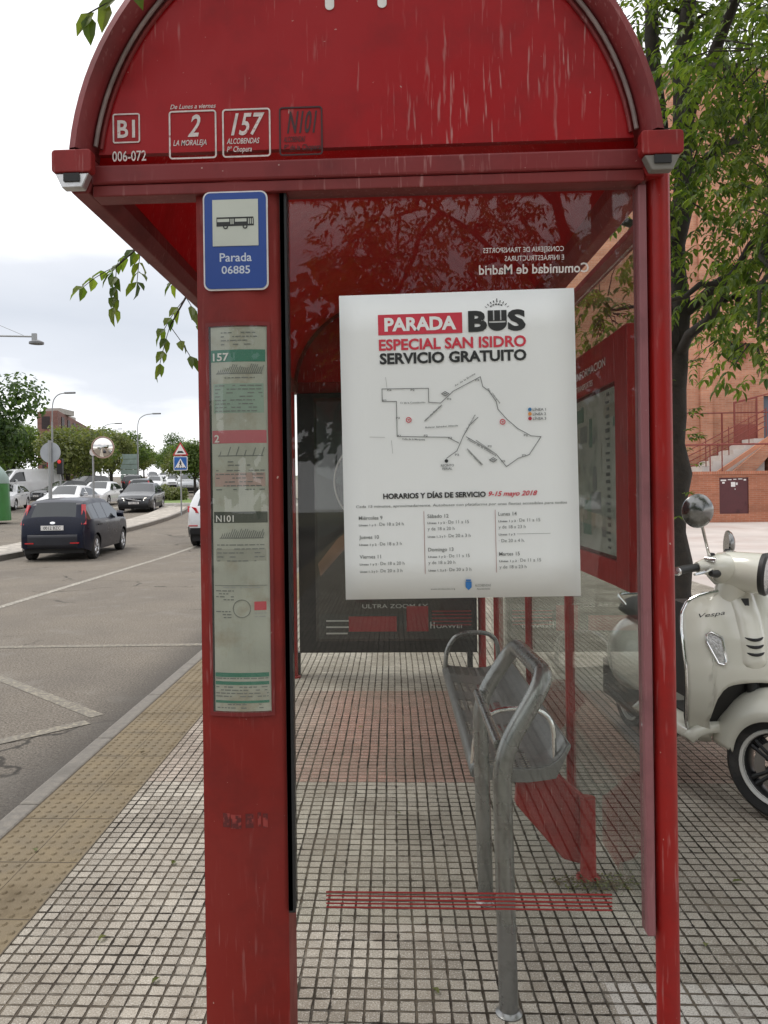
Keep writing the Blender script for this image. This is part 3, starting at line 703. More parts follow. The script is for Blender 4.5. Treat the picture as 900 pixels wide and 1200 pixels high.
# ------------------------------------------------------------------ poster taped to the end glass
tilt = Matrix.Translation((.172, 2.0175, 1.607)) @ Matrix.Rotation(R(-.55), 4, 'Y') @ FRONT     # local u,v centred on the sheet
PT = thing('poster', 'large white event bus timetable poster taped to the shelter glass', 'poster', (.172, 2.0175, 1.215))
PW, PH = .598, .782
b = MB(PAPER)
def sheet(u, v):
    x = -PW/2+PW*u; z = -PH/2+PH*v; return (x, z, .0006*math.sin(u*7+v*2)+.0006*math.sin(v*9))
b.add([], [])
b.grid(sheet, 9, 9, tilt); part(b, 'sheet', PT, smooth=True, solid=.0015)
PL = tilt @ Matrix.Translation((0, 0, .0029))
PL0 = tilt @ Matrix.Translation((0, 0, .0023))
def pu(px): return -PW/2+(px-402.5)/275.5*PW
def pv(py): return PH/2-(py-343)/357.*PH
b = MB(INKR); b.add([(pu(448), pv(391), 0), (pu(547), pv(391), 0), (pu(547), pv(367), 0), (pu(448), pv(367), 0)], [(0, 1, 2, 3)], PL0); part(b, 'title_banner', PT)
b = MB(PAPER); b.text('PARADA', pu(455.5), pv(386), .0335, pu(540)-pu(455.5), bold=.04, X=PL); part(b, 'banner_lettering', PT)
b = MB(INK)
b.text('B', pu(554), pv(389), .051, pu(576)-pu(554), bold=.045, X=PL); b.text('S', pu(600), pv(389), .051, pu(621)-pu(600), bold=.045, X=PL)
u0, u1, v0, v1 = pu(577), pu(599), pv(389.5), pv(366)      # shield shaped U
b.flat([[(u0, v1), (u1, v1), (u1, v0+.018)]+[((u0+u1)/2+(u1-u0)/2*math.cos(R(-a)), v0+.018+.019*math.sin(R(-a))) for a in range(10, 180, 17)]+[(u0, v0+.018)],
        [(u0+.0135, v0+.026), (u0+.0135, v1-.0005), (u0+.0165, v1-.0005), (u0+.0165, v0+.026)], [(u1-.0165, v0+.026), (u1-.0165, v1-.0005), (u1-.0135, v1-.0005), (u1-.0135, v0+.026)], [(u0+.003, v0+.020), (u0+.003, v0+.024), (u1-.003, v0+.024), (u1-.003, v0+.020)]], .0004, PL)
cu_, cv_ = (u0+u1)/2, pv(371)
for i in range(9):
    a = R(35+110*i/8); r1, r2 = .031, .037+(.004 if i == 4 else 0); d = .0012
    b.add([(cu_+r1*math.cos(a)-d, cv_+r1*math.sin(a), 0), (cu_+r1*math.cos(a)+d, cv_+r1*math.sin(a), 0), (cu_+r2*math.cos(a)+d, cv_+r2*math.sin(a), 0), (cu_+r2*math.cos(a)-d, cv_+r2*math.sin(a), 0)], [(0, 1, 2, 3)], PL)
for i in range(5):
    a = R(60+60*i/4); a2 = a+R(10); b.add([(cu_+.025*math.cos(a), cv_+.025*math.sin(a), 0), (cu_+.028*math.cos(a), cv_+.028*math.sin(a), 0), (cu_+.028*math.cos(a2), cv_+.028*math.sin(a2), 0), (cu_+.025*math.cos(a2), cv_+.025*math.sin(a2), 0)], [(3, 2, 1, 0)], PL)
part(b, 'title_text', PT); b = MB(INK)
b.text('SERVICIO GRATUITO', pu(449), pv(424.5), .0275, pu(621)-pu(449), bold=.036, X=PL)
part(b, 'title_text', PT); b = MB(INK)
b.text('HORARIOS Y DÍAS DE SERVICIO', pu(449.5), pv(582.5), .0135, pu(570)-pu(449.5), bold=.035, X=PL)
part(b, 'heading_text', PT)
b = MB(INKR); b.text('ESPECIAL SAN ISIDRO', pu(448.5), pv(408.5), .028, pu(621)-pu(448.5), bold=.03, X=PL)
part(b, 'title_text', PT); b = MB(INKR)
b.text('9-15 mayo 2018', pu(573), pv(582), .0125, pu(630)-pu(573), bold=.02, shear=.35, X=PL); part(b, 'date_text', PT)
b = MB(INKG)
b.text('Cada 15 minutos, aproximadamente. Autobuses con plataforma por unas fiestas accesibles para todos', pu(417), pv(592.5), .0068, pu(664)-pu(417), bold=.006, shear=.1, X=PL)
c1, c2, c3 = pu(420), pu(501), pu(584)
def head(t, u, py): b.text(t, u, pv(py), .0096, None, bold=.01, X=PL)
def ent(a, t, u, py):
    wa = 0
    if a:
        b.text(a, u, pv(py), .0052, .042 if len(a) < 13 else .049, bold=.025, X=PL); wa = .046 if len(a) < 13 else .053
    b.text(t, u+wa, pv(py), .0088, None, bold=.0, X=PL)
part(b, 'schedule_text', PT); b = MB(INKG); head('Miércoles 9', c1, 606.5); ent('Líneas 1 y 2 ·', 'De 18 a 24 h', c1, 614)
part(b, 'schedule_text', PT); b = MB(INKG); head('Jueves 10', c1, 629); ent('Líneas 1 y 2 ·', 'De 18 a 3 h', c1, 637)
part(b, 'schedule_text', PT); b = MB(INKG); head('Viernes 11', c1, 652); ent('Líneas 1 y 2 ·', 'De 18 a 20 h', c1, 660); ent('Líneas 1, 2 y 3 ·', 'De 20 a 3 h', c1, 668.5)
part(b, 'schedule_text', PT); b = MB(INKG); head('Sábado 12', c2, 606); ent('Líneas 1 y 2 ·', 'De 11 a 15', c2, 613); ent('', 'y de 18 a 20 h', c2, 620.5); ent('Líneas 1, 2 y 3 ·', 'De 20 a 3 h', c2, 629)
part(b, 'schedule_text', PT); b = MB(INKG); head('Domingo 13', c2, 645); ent('Líneas 1 y 2 ·', 'De 11 a 15', c2, 652.5); ent('', 'y de 18 a 20 h', c2, 660); ent('Líneas 1, 2 y 3 ·', 'De 20 a 3 h', c2, 668.5)
part(b, 'schedule_text', PT); b = MB(INKG); head('Lunes 14', c3, 605); ent('Líneas 1 y 2 ·', 'De 11 a 15', c3, 612.5); ent('', 'y de 18 a 23 h', c3, 620); ent('Líneas 1 y 2', '———————', c3, 628); ent('', '· De 20 a 4 h.', c3, 636)
part(b, 'schedule_text', PT); b = MB(INKG); head('Martes 15', c3, 651.5); ent('Líneas 1 y 2 ·', 'De 11 a 15', c3, 659); ent('', 'y de 18 a 23 h', c3, 666.5)
part(b, 'schedule_text', PT); b = MB(INKG)
b.text('ALCOBENDAS', pu(555), pv(687), .0060, .040, X=PL); b.text('Ayuntamiento', pu(557), pv(690.5), .0035, .034, bold=.02, X=PL); part(b, 'town_text', PT); b = MB(INKG); b.text('www.alcobendas.org', pu(503), pv(690), .0042, .062, X=PL)
part(b, 'website_text', PT)
mat('dark_red_rule', (.30, .10, .10), .5)
for px in (497, 580.5):
    b = MB(MATS['dark_red_rule']); b.add([(pu(px)-.0006, pv(671), 0), (pu(px)+.0006, pv(671), 0), (pu(px)+.0006, pv(598), 0), (pu(px)-.0006, pv(598), 0)], [(0, 1, 2, 3)], PL); part(b, 'column_rule', PT)
b = MB(mat('crest_blue', (.03, .16, .42), .4)); b.prism([(pu(544), pv(681)), (pu(551), pv(681)), (pu(551), pv(687.5)), (pu(547.5), pv(691)), (pu(544), pv(687.5))][::-1], .0006, PL)
b.prism(rrect(pu(544.6), pu(550.4), pv(680.4), pv(678.6), .001), .0006, PL); part(b, 'town_crest', PT)
# route map on the poster
b = MB(INKG)
def mp_(x, y): return (pu(430+x*.2556), pv(430+y*.2556))
def pline(pts, wd=.0017, lift=0.):
    for (xa, ya), (xb, yb) in zip(pts, pts[1:]):
        a = Vector(mp_(xa, ya)); c = Vector(mp_(xb, yb)); d = (c-a); 
        if d.length < 1e-6: continue
        n = Vector((-d.y, d.x)).normalized()*wd/2; d.normalize(); a = a-d*wd/3; c = c+d*wd/3
        b.add([(a.x-n.x, a.y-n.y, lift), (c.x-n.x, c.y-n.y, lift), (c.x+n.x, c.y+n.y, lift), (a.x+n.x, a.y+n.y, lift)], [(0, 1, 2, 3)], PL)
pline([(147, 312), (147, 152), (82, 150), (82, 93), (296, 96), (296, 160), (350, 165), (410, 112), (535, 50), (545, 95), (572, 115), (605, 165), (612, 200), (650, 245), (700, 290), (760, 325), (805, 330), (750, 410), (700, 425), (645, 462), (600, 405), (465, 322)], .0018)
pline([(147, 312), (280, 318), (380, 322), (430, 350)], .0018); pline([(372, 418), (420, 385), (450, 320), (480, 270), (520, 235)], .0018)
b.m(INKL); pline([(275, 245), (355, 175)], .0030); pline([(468, 378), (535, 450)], .003); pline([(100, 40), (105, 90)], .001); pline([(20, 312), (90, 315)], .001); pline([(120, 330), (125, 390)], .001); pline([(510, 340), (600, 405)], .0026, .0001)
part(b, 'route_map_lines', PT)
b = MB(INKG)
def maptext(t, x, y, wd, ang, h=.0042):
    b = MB(INKG); u, v = mp_(x, y); q = PL @ Matrix.Translation((u, v, .0003)) @ Matrix.Rotation(R(ang), 4, 'Z'); b.text(t, 0, 0, h, wd*.2556/275.5*PW, bold=.02, X=q); part(b, 'street_name', PT)
maptext('Av. de la Ermita', 418, 92, 110, 30); maptext('Av. de España', 280, 245, 100, 42); maptext('C/ de la Constitución', 165, 163, 115, 0); maptext('Bulevar Salvador Allende', 278, 278, 150, 2)
maptext('Calle de la Marquesa', 170, 328, 105, -3); maptext('Av. Olímpica', 565, 105, 90, -52); maptext('Calle Francisca', 462, 305, 95, 60); maptext('Paseo de la Chopera', 470, 335, 150, -32); maptext('Calle Valportillo', 470, 388, 90, -48)
maptext('RECINTO', 345, 455, 60, 0, .006); maptext('FERIAL', 352, 470, 45, 0, .006)
for x, y in ((115, 98), (222, 102), (92, 147), (152, 228), (155, 310), (278, 312), (390, 325), (390, 148), (520, 65), (735, 322), (725, 413), (630, 437), (570, 368), (420, 403)): maptext('P2', x-8, y+4, 18, 0, .005)
for i, t in enumerate(('LÍNEA 1', 'LÍNEA 2', 'LÍNEA 3')): maptext(t, 770, 212+i*20.5, 60, 0, .0068)
b = MB(INK); u, v = mp_(371, 430); b.prism(circle(u, v, .0046, 20), .0005, PL); part(b, 'map_symbol', PT)
for x, y in ((372, 123), (585, 430)):
    u, v = mp_(x, y); b = MB(INKG); b.flat([[(u-.011, v), (u, v+.0068), (u+.011, v), (u, v-.0068)], [(u-.0075, v), (u, v+.0045), (u+.0075, v), (u, v-.0045)]], .0004, PL); b.box(u-.004, u+.004, v-.0012, v+.0012, 0, .0004, PL); part(b, 'map_symbol', PT)
for x, y in ((202, 238), (632, 258)):
    u, v = mp_(x, y); b = MB(INKR); b.flat([circle(u, v, .0072, 22), circle(u, v, .0052, 22)], .0005, PL); b.prism([(u-.004, v+.002), (u+.001, v+.001), (u+.004, v+.004), (u+.001, v-.003)][::-1], .0005, PL); part(b, 'map_symbol', PT)
for i, c in enumerate(((.03, .17, .35), (.62, .26, .06), (.40, .02, .05))):
    u, v = mp_(757, 205+i*20.5); b = MB(mat('legend_dot_%d' % i, c, .5)); b.prism(circle(u, v, .0046, 16), .0005, PL); part(b, 'legend_dot', PT)

# ------------------------------------------------------------------ leaning rail
b = MB(STEEL)
def rounded(pts, r, n=6):
    P = [Vector(p) for p in pts]; o = [P[0]]
    for i in range(1, len(P)-1):
        a, c, d = P[i-1], P[i], P[i+1]; ra = min(r, (a-c).length*.45); rb = min(r, (d-c).length*.45)
        p0 = c+(a-c).normalized()*ra; p2 = c+(d-c).normalized()*rb
        for k in range(n+1): t = k/n; o.append(p0*(1-t)**2+c*2*t*(1-t)+p2*t*t)
    o.append(P[-1]); return [tuple(p) for p in o]
rt = thing('leaning_rail', 'bent grey steel tube leaning rail standing behind the glass end', 'leaning rail', (.31, 2.54, 0))
b.tube(rounded([(.312, 2.25, 0), (.300, 2.25, .735), (.435, 2.27, .955), (.430, 2.83, .935), (.305, 2.85, .735), (.318, 2.85, 0)], .085), .0275, 16)
part(b, 'rail_tube', rt, smooth=True)
b = MB(STEEL); b.tube([(.295, 2.27, .757), (.297, 2.845, .757)], .015, 12); part(b, 'cross_bar', rt, smooth=True)
for yy, x in ((2.25, .312), (2.85, .318)):
    b = MB(STEEL); b.lathe([(.038, .001), (.038, .004), (.03, .010), (.028, .014)], 20, Matrix.Translation((x, yy, 0))); part(b, 'base_ring', rt, smooth=True)

# ------------------------------------------------------------------ bench
bt = thing('bench', 'grey perforated metal bench with tube armrests on red brackets', 'bench', (.5, 3.8, 0))
SEAT = slotted_mat('perforated_grey_steel', (.20, .205, .20))
prof = [(.285, .405), (.282, .425), (.290, .443), (.31, .449), (.36, .443), (.42, .436), (.48, .433), (.54, .438), (.58, .450), (.608, .468), (.628, .492), (.640, .515), (.648, .526), (.657, .520)]
b = MB(SEAT); y0, y1 = 2.985, 4.64; ny = 12; vs = []; uvs = []; dist = [0]
for (a, c), (d, e) in zip(prof, prof[1:]): dist.append(dist[-1]+math.hypot(d-a, e-c))
for j in range(ny+1):
    for (x, z), dd in zip(prof, dist): vs.append((x, y0+(y1-y0)*j/ny, z)); uvs.append((dd, (y1-y0)*j/ny))
k = len(prof); b.add(vs, [(j*k+i, j*k+i+1, (j+1)*k+i+1, (j+1)*k+i) for j in range(ny) for i in range(k-1)])
so_ = part(b, 'seat', bt, smooth=True, angle=60, solid=.006)
ul = so_.data.uv_layers.new(name='uv')
for lp in so_.data.loops: ul.data[lp.index].uv = uvs[lp.vertex_index]
ENDC = mat('bench_end', (.22, .225, .22), .42, .5, var=.15, vscale=10)
for yy in (2.98, 4.645):
    b = MB(ENDC); b.prism([(x, z) for x, z in prof]+[(.60, .40), (.5, .385), (.4, .385)], .01, onplane(yy+.005)); part(b, 'end_plate', bt, bevel=.002)
for yy in (3.02, 4.60):
    b = MB(CHROME if yy < 4 else STEEL)
    b.tube(rounded([(.294, yy, .44), (.305, yy, .56), (.37, yy, .648), (.54, yy, .652), (.60, yy, .60), (.602, yy, .465)], .07), .0105 if yy < 4 else .013, 12); part(b, 'armrest', bt, smooth=True)
for yy in (3.05, 4.52):
    b = MB(RED_POST); b.prism([(.47, .388), (.62, .388), (.742, .285), (.742, .045), (.70, .045), (.64, .06), (.46, .27)], .05, onplane(yy+.05)); part(b, 'bracket', bt, bevel=.008)
    b = MB(RED_POST); b.lathe([(.045, 0), (.045, .01), (.03, .014), (.03, .31)], 20, Matrix.Translation((.727, yy-.02, 0)), True); part(b, 'leg', bt, smooth=True)

# ------------------------------------------------------------------ map case on the back glass
mc = thing('map_case', 'red framed transport map case hanging on the back glass', 'map case', (.74, 2.9, 1.17))
CX = .728; CA, CB, CZ0, CZ1 = 2.46, 3.40, 1.165, 2.0
def sideplate(b, ya, yb, z0, z1, x0, x1): b.box(x0, x1, ya, yb, z0, z1)
b = MB(RED_POST)
b.box(CX, CX+.042, CA, 2.60, CZ0, CZ1); b.box(CX, CX+.042, 3.30, CB, CZ0, CZ1); b.box(CX+.001, CX+.042, 2.60, 3.30, 1.84, CZ1-.0005); b.box(CX+.001, CX+.042, 2.60, 3.30, CZ0+.0005, 1.25)
part(b, 'case_frame', mc, bevel=.004)
b = MB(RED_DARK); b.box(CX+.022, CX+.040, 2.598, 3.302, 1.248, 1.842); part(b, 'case_back', mc)
b = MB(mat('map_paper', (.62, .64, .57), .5, var=.15, vscale=6, dirt=(.30, .35, .31), dscale=7)); b.box(CX+.018, CX+.0215, 2.61, 3.29, 1.26, 1.83); part(b, 'map_sheet', mc)
b = MB(INKG); rnd = random.Random(9); SM = Matrix.Translation((CX+.0165, 0, 0)) @ SIDE
for i in range(26):
    ya, z = rnd.uniform(2.64, 3.2), rnd.uniform(1.29, 1.8); b.m(rnd.choice([MATS['map_paper'], INKL, mat('map_green', (.22, .34, .27), .6), mat('map_beige', (.50, .47, .38), .6)]))
    dx = rnd.uniform(.03, .14); dz = rnd.uniform(.02, .12); b.box(CX+.0160+i*.00003, CX+.0172, ya, min(3.28, ya+dx), z, min(1.82, z+dz))
b.m(INKG)
for i in range(22):
    z = 1.28+i*.025; b.box(CX+.0152, CX+.0158, 2.72, 2.72+rnd.uniform(.03, .055), z, z+rnd.uniform(.006, .016))
part(b, 'map_print', mc)
b = MB(WHITE_OLD); SM2 = Matrix.Translation((CX+.0000, 0, 0)) @ SIDE
b.text('INFORMACION', -3.12, 1.905, .03, .42, X=SM2, bold=.01, y=.001); b.text('TRANSPORTES', -3.12, 1.86, .022, .25, X=SM2, bold=.01, y=.001); part(b, 'case_heading', mc)
b = MB(GLASS_CLEAR); b.box(CX+.006, CX+.009, 2.602, 3.298, 1.252, 1.838); part(b, 'case_glass', mc)

# ------------------------------------------------------------------ advertising panel at the far end
at_ = thing('advertising_panel', 'black framed dark advertising panel closing the far shelter end', 'advertising panel', (.04, 6.3, .19))
b = MB(BLACKP); b.box(-.755, .655, 6.24, 6.34, .19, 2.262); part(b, 'panel_casing', at_, bevel=.006)
AD = mat('advert_dark', (.018, .022, .025), .5, var=.25, vscale=1.5); AD2 = mat('advert_brown', (.016, .012, .010), .5, var=.4, vscale=3); AD3 = mat('advert_slate', (.05, .062, .072), .5, var=.3, vscale=1.4)
b = MB(AD); b.box(-.60, .62, 6.232, 6.239, .30, 2.20); part(b, 'advert_sheet', at_)
b = MB(AD3); AP = onplane(6.2312)
b.flat([[(-.595, 1.62), (-.595, 2.19), (.61, 2.19), (.61, 1.75), (.2, 1.58), (-.1, 1.66), (-.35, 1.50)]], .001, AP)
b.m(AD2); b.flat([[(-.595, .50), (-.595, 1.10), (-.42, 1.18), (-.30, 1.42), (.2, 1.3), (.6, 1.35), (.6, .5)]], .001, AP)
b.m(mat('advert_tan', (.25, .13, .085), .4, var=.3, vscale=6)); b.flat([[(-.60, .90), (-.44, 1.10), (-.28, 1.22), (.0, 1.32), (.0, 1.22), (-.25, 1.12), (-.40, 1.00), (-.58, .80)]], .0012, onplane(6.2305)); part(b, 'advert_picture', at_)
b = MB(mat('advert_white', (.55, .55, .53), .4)); A2 = onplane(6.2290)
arcp = [(-.10+.36*math.cos(a), 6.229, 1.55+.36*math.sin(a)) for a in [R(125+110*i/24) for i in range(25)]]; b.tube(arcp, .007, 6)
b.text('ULTRA ZOOM 5X', -.25, .545, .034, .52, bold=.0, X=A2); b.text('H', .285, .385, .052, .036, bold=.03, X=A2); b.text('UAWEI', .335, .385, .032, .20, bold=.01, X=A2)
for i, wd in enumerate((.22, .20, .17)): b.box(-.54, -.54+wd, 6.2285, 6.2295, .44-i*.05, .452-i*.05)
part(b, 'advert_lettering', at_)
b = MB(mat('advert_red', (.36, .012, .022), .4)); b.box(-.36, .02, 6.2282, 6.2298, .36, .48); b.box(.10, .27, 6.2282, 6.2298, .36, .56)
for i in range(5): b.box(.30, .61, 6.2276, 6.2288, .515-i*.027, .522-i*.027)
part(b, 'advert_red_blocks', at_)
b = MB(GLASS_CLEAR); b.box(-.62, .635, 6.222, 6.226, .285, 2.22); part(b, 'advert_glass', at_)
for x in (-.776, .60):
    b = MB(BLACKP); b.box(x-.02, x+.02, 6.26, 6.32, 0, .189); part(b, 'leg', at_)

# ------------------------------------------------------------------ scooter
SC = thing('scooter', 'cream motor scooter parked facing out with its front wheel turned', 'scooter', (1.622, 3.52, 0), math.atan2(-.994, .105))
CREAM = mat('cream_scooter_paint', (.68, .67, .59), .22, 0, .5, var=.04, vscale=3, coat=.8)
SLENS = mat('clear_lens', (.55, .55, .55), .12, .4, .8, var=.3, vscale=60, bump=.5, bscale=120)
DK = mat('scooter_black_plastic', (.02, .02, .02), .5)
DELTA = R(37); STEER = Matrix.Translation((-.17, 0, 0)) @ Matrix.Rotation(DELTA, 4, 'Z') @ Matrix.Translation((.17, 0, 0))
RX = Matrix.Rotation(R(90), 4, 'X')                       # lathe axis z -> -y
def wheel_prof(R_, wd, hole): return [(hole, -wd*.45), (hole+.02, -wd*.5), (R_-.025, -wd*.55), (R_-.008, -wd*.4), (R_, -wd*.15), (R_, wd*.15), (R_-.008, wd*.4), (R_-.025, wd*.55), (hole+.02, wd*.5), (hole, wd*.45)]
def sc_wheel(x, steer, name):
    b = MB(TYRE); X = (STEER if steer else Matrix()) @ Matrix.Translation((x, 0, .239)) @ RX
    b.xf = X; b.lathe(wheel_prof(.239, .115, .155), 48); o = b.build(name, SC, smooth=True)
    b = MB(mat('white_rim_edge', (.66, .66, .64), .3, .3)); b.xf = X; b.lathe([(.150, -.035), (.158, -.058), (.170, -.062), (.175, -.055), (.165, -.045)], 48); b.lathe([(.150, .035), (.158, .058), (.170, .062), (.175, .055), (.165, .045)], 48); sub(b, 'rim_edge', o, smooth=True)
    b = MB(mat('black_rim', (.022, .022, .024), .35, .3)); b.xf = X; b.lathe([(.158, -.05), (.148, -.04), (.143, 0), (.148, .04), (.158, .05)], 40)
    for k in range(5):
        for d in (-.11, .11):
            a0 = 2*math.pi*k/5; p0 = Vector((math.cos(a0+d*2)*.03, math.sin(a0+d*2)*.03, .02)); p1 = Vector((math.cos(a0+d)*.148, math.sin(a0+d)*.148, .025)); b.tube([p0, p1], [.017, .013], 8)
            b.tube([p0+Vector((0, 0, -.04)), p1+Vector((0, 0, -.05))], [.017, .013], 8)
    b.lathe([(.0, .052), (.03, .052), (.042, .04), (.042, -.04), (.03, -.052), (.0, -.052)], 24); sub(b, 'rim', o, smooth=True)
    b = MB(CHROME); b.xf = X; b.lathe([(.0, -.062), (.014, -.062), (.016, -.05)], 14); b.lathe([(.0, .062), (.014, .062), (.016, .05)], 14)
    for k in range(5):
        a = 2*math.pi*(k+.5)/5
        for s in (-1, 1): b.lathe([(.0, s*.056), (.006, s*.056), (.006, s*.03)], 8, Matrix.Translation((.03*math.cos(a), .03*math.sin(a), 0)))
    sub(b, 'hub_bolts', o, smooth=True)
    b = MB(mat('brake_disc', (.35, .34, .33), .35, .9)); b.xf = X; b.lathe([(.07, .030), (.115, .030), (.115, .034), (.07, .034), (.07, .030)], 32); sub(b, 'brake_disc', o)
sc_wheel(0, True, 'front_wheel'); sc_wheel(-1.36, False, 'rear_wheel')
# front mudguard
b = MB(CREAM); b.xf = STEER
def fender(u, v):
    a = R(-8+178*u)                       # around the wheel, front to rear
    t = -1+2*v
    top = .292+.055*math.sin(math.pi*u)**1.5; rr = top-(.115+.02*math.sin(math.pi*u))*abs(t)**2.4
    hw = .092*(.40+.60*math.sin(math.pi*min(1, max(0, .06+.86*u)))**.6)
    return (rr*math.cos(a)*1.06-.012, t*hw, .239+rr*math.sin(a))
b.grid(fender, 34, 13); b.build('front_mudguard', SC, smooth=True, solid=.004, angle=70)
# front fork
b = MB(DK); b.xf = STEER; b.tube([(-.25, .05, .95), (-.13, .06, .55), (-.03, .085, .30), (0, .085, .239)], .022, 10); b.box(-.05, .02, .07, .11, .2, .33); b.tube([(-.25, 0, 1.0), (-.12, 0, .52)], .03, 10); b.build('front_fork', SC, smooth=True)
# leg shield
HWZ = [(.285, .16), (.32, .205), (.38, .235), (.46, .255), (.56, .268), (.70, .275), (.82, .278), (.90, .265), (.955, .23), (.985, .17), (1.0, .10)]
CAZ = [(.285, -.26), (.36, -.20), (.45, -.13), (.55, -.085), (.66, -.075), (.80, -.095), (.90, -.135), (1.0, -.20)]
def lerp(tab, z):
    if z <= tab[0][0]: return tab[0][1]
    for (a, b_), (c, d) in zip(tab, tab[1:]):
        if z <= c: t = (z-a)/(c-a); return b_+(d-b_)*t
    return tab[-1][1]
ZL = [.285+.715*(1-(1-i/27)**1.35) for i in range(28)]
def shield_pt(t, z, off=0.):
    hw = lerp(HWZ, z); y = t*hw
    return (lerp(CAZ, z)-.125*(abs(y)/.31)**2.1+off, y, z)
b = MB(CREAM)
COLT = [-1+2*i/28 for i in range(29)]
COLT = sorted(COLT+[-.645, -.60, .60, .645])
def zlow(t):
    q = abs(t)
    if q >= .645: return .285
    return .605-.03*(q/.6)**2-.075*(q/.6)**8 if q <= .60 else .41
def shield(u, v):
    t = COLT[int(round(u*(len(COLT)-1)))]; z0 = zlow(t); z = z0+(1-z0)*(1-(1-v)**1.3)
    return shield_pt(t, z)
b.grid(shield, len(COLT), 26); b.build('leg_shield', SC, smooth=True, solid=.012, angle=80)
edge = [shield_pt(-1, z, .004) for z in ZL]+[shield_pt(-1+2*i/8, ZL[-1], .004) for i in range(1, 8)]+[shield_pt(1, z, .004) for z in reversed(ZL)]
b = MB(CHROME); b.tube(edge, .0075, 8); b.build('shield_trim', SC, smooth=True)
# inner black panel, knee box
b = MB(DK); b.grid(lambda u, v: (shield_pt((-1+2*u)*.985, .30+.69*v)[0]-.03-.05*math.sin(math.pi*u), (-1+2*u)*lerp(HWZ, .30+.69*v)*.99, .30+.69*v), 15, 14)
b.box(-.42, -.25, -.22, .22, .50, .93); b.build('inner_shield', SC, smooth=True, solid=.02)
b = MB(CREAM); b.box(-.36, -.26, -.15, .15, .30, .62); b.build('wheel_well', SC, bevel=.03)
# steering cover on the shield with three slots
b = MB(CREAM); 
def tie(u, v):
    z = .66+.355*v; hw = (.058+.022*v) if v > .12 else .058*math.sqrt(max(0, 1-((.12-v)/.12)**2)) + .004
    t = -1+2*u; return (lerp(CAZ, z)+.026*(1-t**4)*min(1, v*9+.15)-.003-.02*v*t*t, t*hw, z)
b.grid(tie, 13, 22); tiep = b.build('steering_cover', SC, smooth=True, angle=70)
b = MB(BLACK)
for z in (.735, .768, .80):
    pts = [(lerp(CAZ, z)+.024-abs(t)**3*.012, t*.042, z-.010*(1-t*t)+.006) for t in [-1+2*i/8 for i in range(9)]]; b.tube(pts, [.002, .005, .0065, .007, .0075, .007, .0065, .005, .002], 8)
sub(b, 'cover_slots', tiep, smooth=True)
b = MB(DK); q = Vector(tie(.5, .83)); b.prism([(-.017, .017), (.017, .017), (.012, -.018), (-.006, -.022)][::-1], .004, Matrix.Translation(q+Vector((-.001, 0, 0))) @ Matrix.Rotation(R(-22), 4, 'Y') @ Matrix(((0, 0, 1, 0), (1, 0, 0, 0), (0, 1, 0, 0), (0, 0, 0, 1)))); sub(b, 'badge', tiep)
# script lettering on the shield (rider's right side)
b = MB(DK); v, f = text_geo('Vespa', .0, .35); xs = [p[0] for p in v]; W = max(xs)-min(xs)
vs = []
for p in v:
    a = (p[0]-min(xs))/W; y = -.205+.105*a; z = .885+p[1]*.024+a*.018; hw = lerp(HWZ, z); vs.append(tuple(Vector(shield_pt(y/hw, z))+Vector((.0085, 0, 0))))
b.add(vs, f); b.build('script_lettering', SC)
# turn signals
for s in (-1, 1):
    b = MB(CHROME); pts = [(.135, .805), (.172, .825), (.192, .815), (.195, .78), (.158, .69), (.136, .685), (.125, .70)]
    def on(y, z, off): hw = lerp(HWZ, z); p = shield_pt(y/hw, z); return (p[0]+off, s*y, z)
    b.tube([on(y, z, .012) for y, z in pts], .006, 8, True); o = b.build('turn_signal', SC, smooth=True)
    b = MB(SLENS); c = on(.160, .755, .020); ring = [on(y, z, .010) for y, z in pts]; b.add(ring+[c], [(i, (i+1) % 7, 7) if s < 0 else ((i+1) % 7, i, 7) for i in range(7)]); sub(b, 'signal_lens', o, smooth=True)
# headset, headlight, handlebar
HS = STEER @ Matrix.Translation((-.225, 0, 1.095)) @ Matrix.Rotation(R(10), 4, 'Z') @ Matrix.Rotation(R(4), 4, 'Y')
b = MB(CREAM); b.xf = HS; RY = Matrix.Rotation(R(90), 4, 'Y')          # lathe axis z -> +x
b.lathe([(.0, -.10), (.045, -.095), (.075, -.06), (.088, 0), (.092, .07), (.094, .135), (.090, .150)], 32, RY)
hs = b.build('headset', SC, smooth=True, angle=60)
b = MB(CREAM); b.xf = HS
for s in (-1, 1): b.tube([(-.02, s*.04, .01), (-.03, s*.12, .028), (-.06, s*.19, .026), (-.085, s*.225, .022)], [.072, .055, .036, .024], 16)
b.tube([(.02, 0, -.04), (-.01, 0, -.13), (-.035, 0, -.19)], [.07, .062, .06], 18); b.build('headset_cowl', SC, smooth=True, angle=60)
b = MB(DK); b.xf = HS; b.lathe([(.093, .130), (.099, .152), (.092, .162), (.080, .160), (.07, .148)], 32, RY); hl = b.build('headlight', SC, smooth=True)
b = MB(SLENS); b.xf = HS; b.lathe([(.0, .168), (.045, .163), (.080, .154)], 32, RY); sub(b, 'headlight_lens', hl, smooth=True)
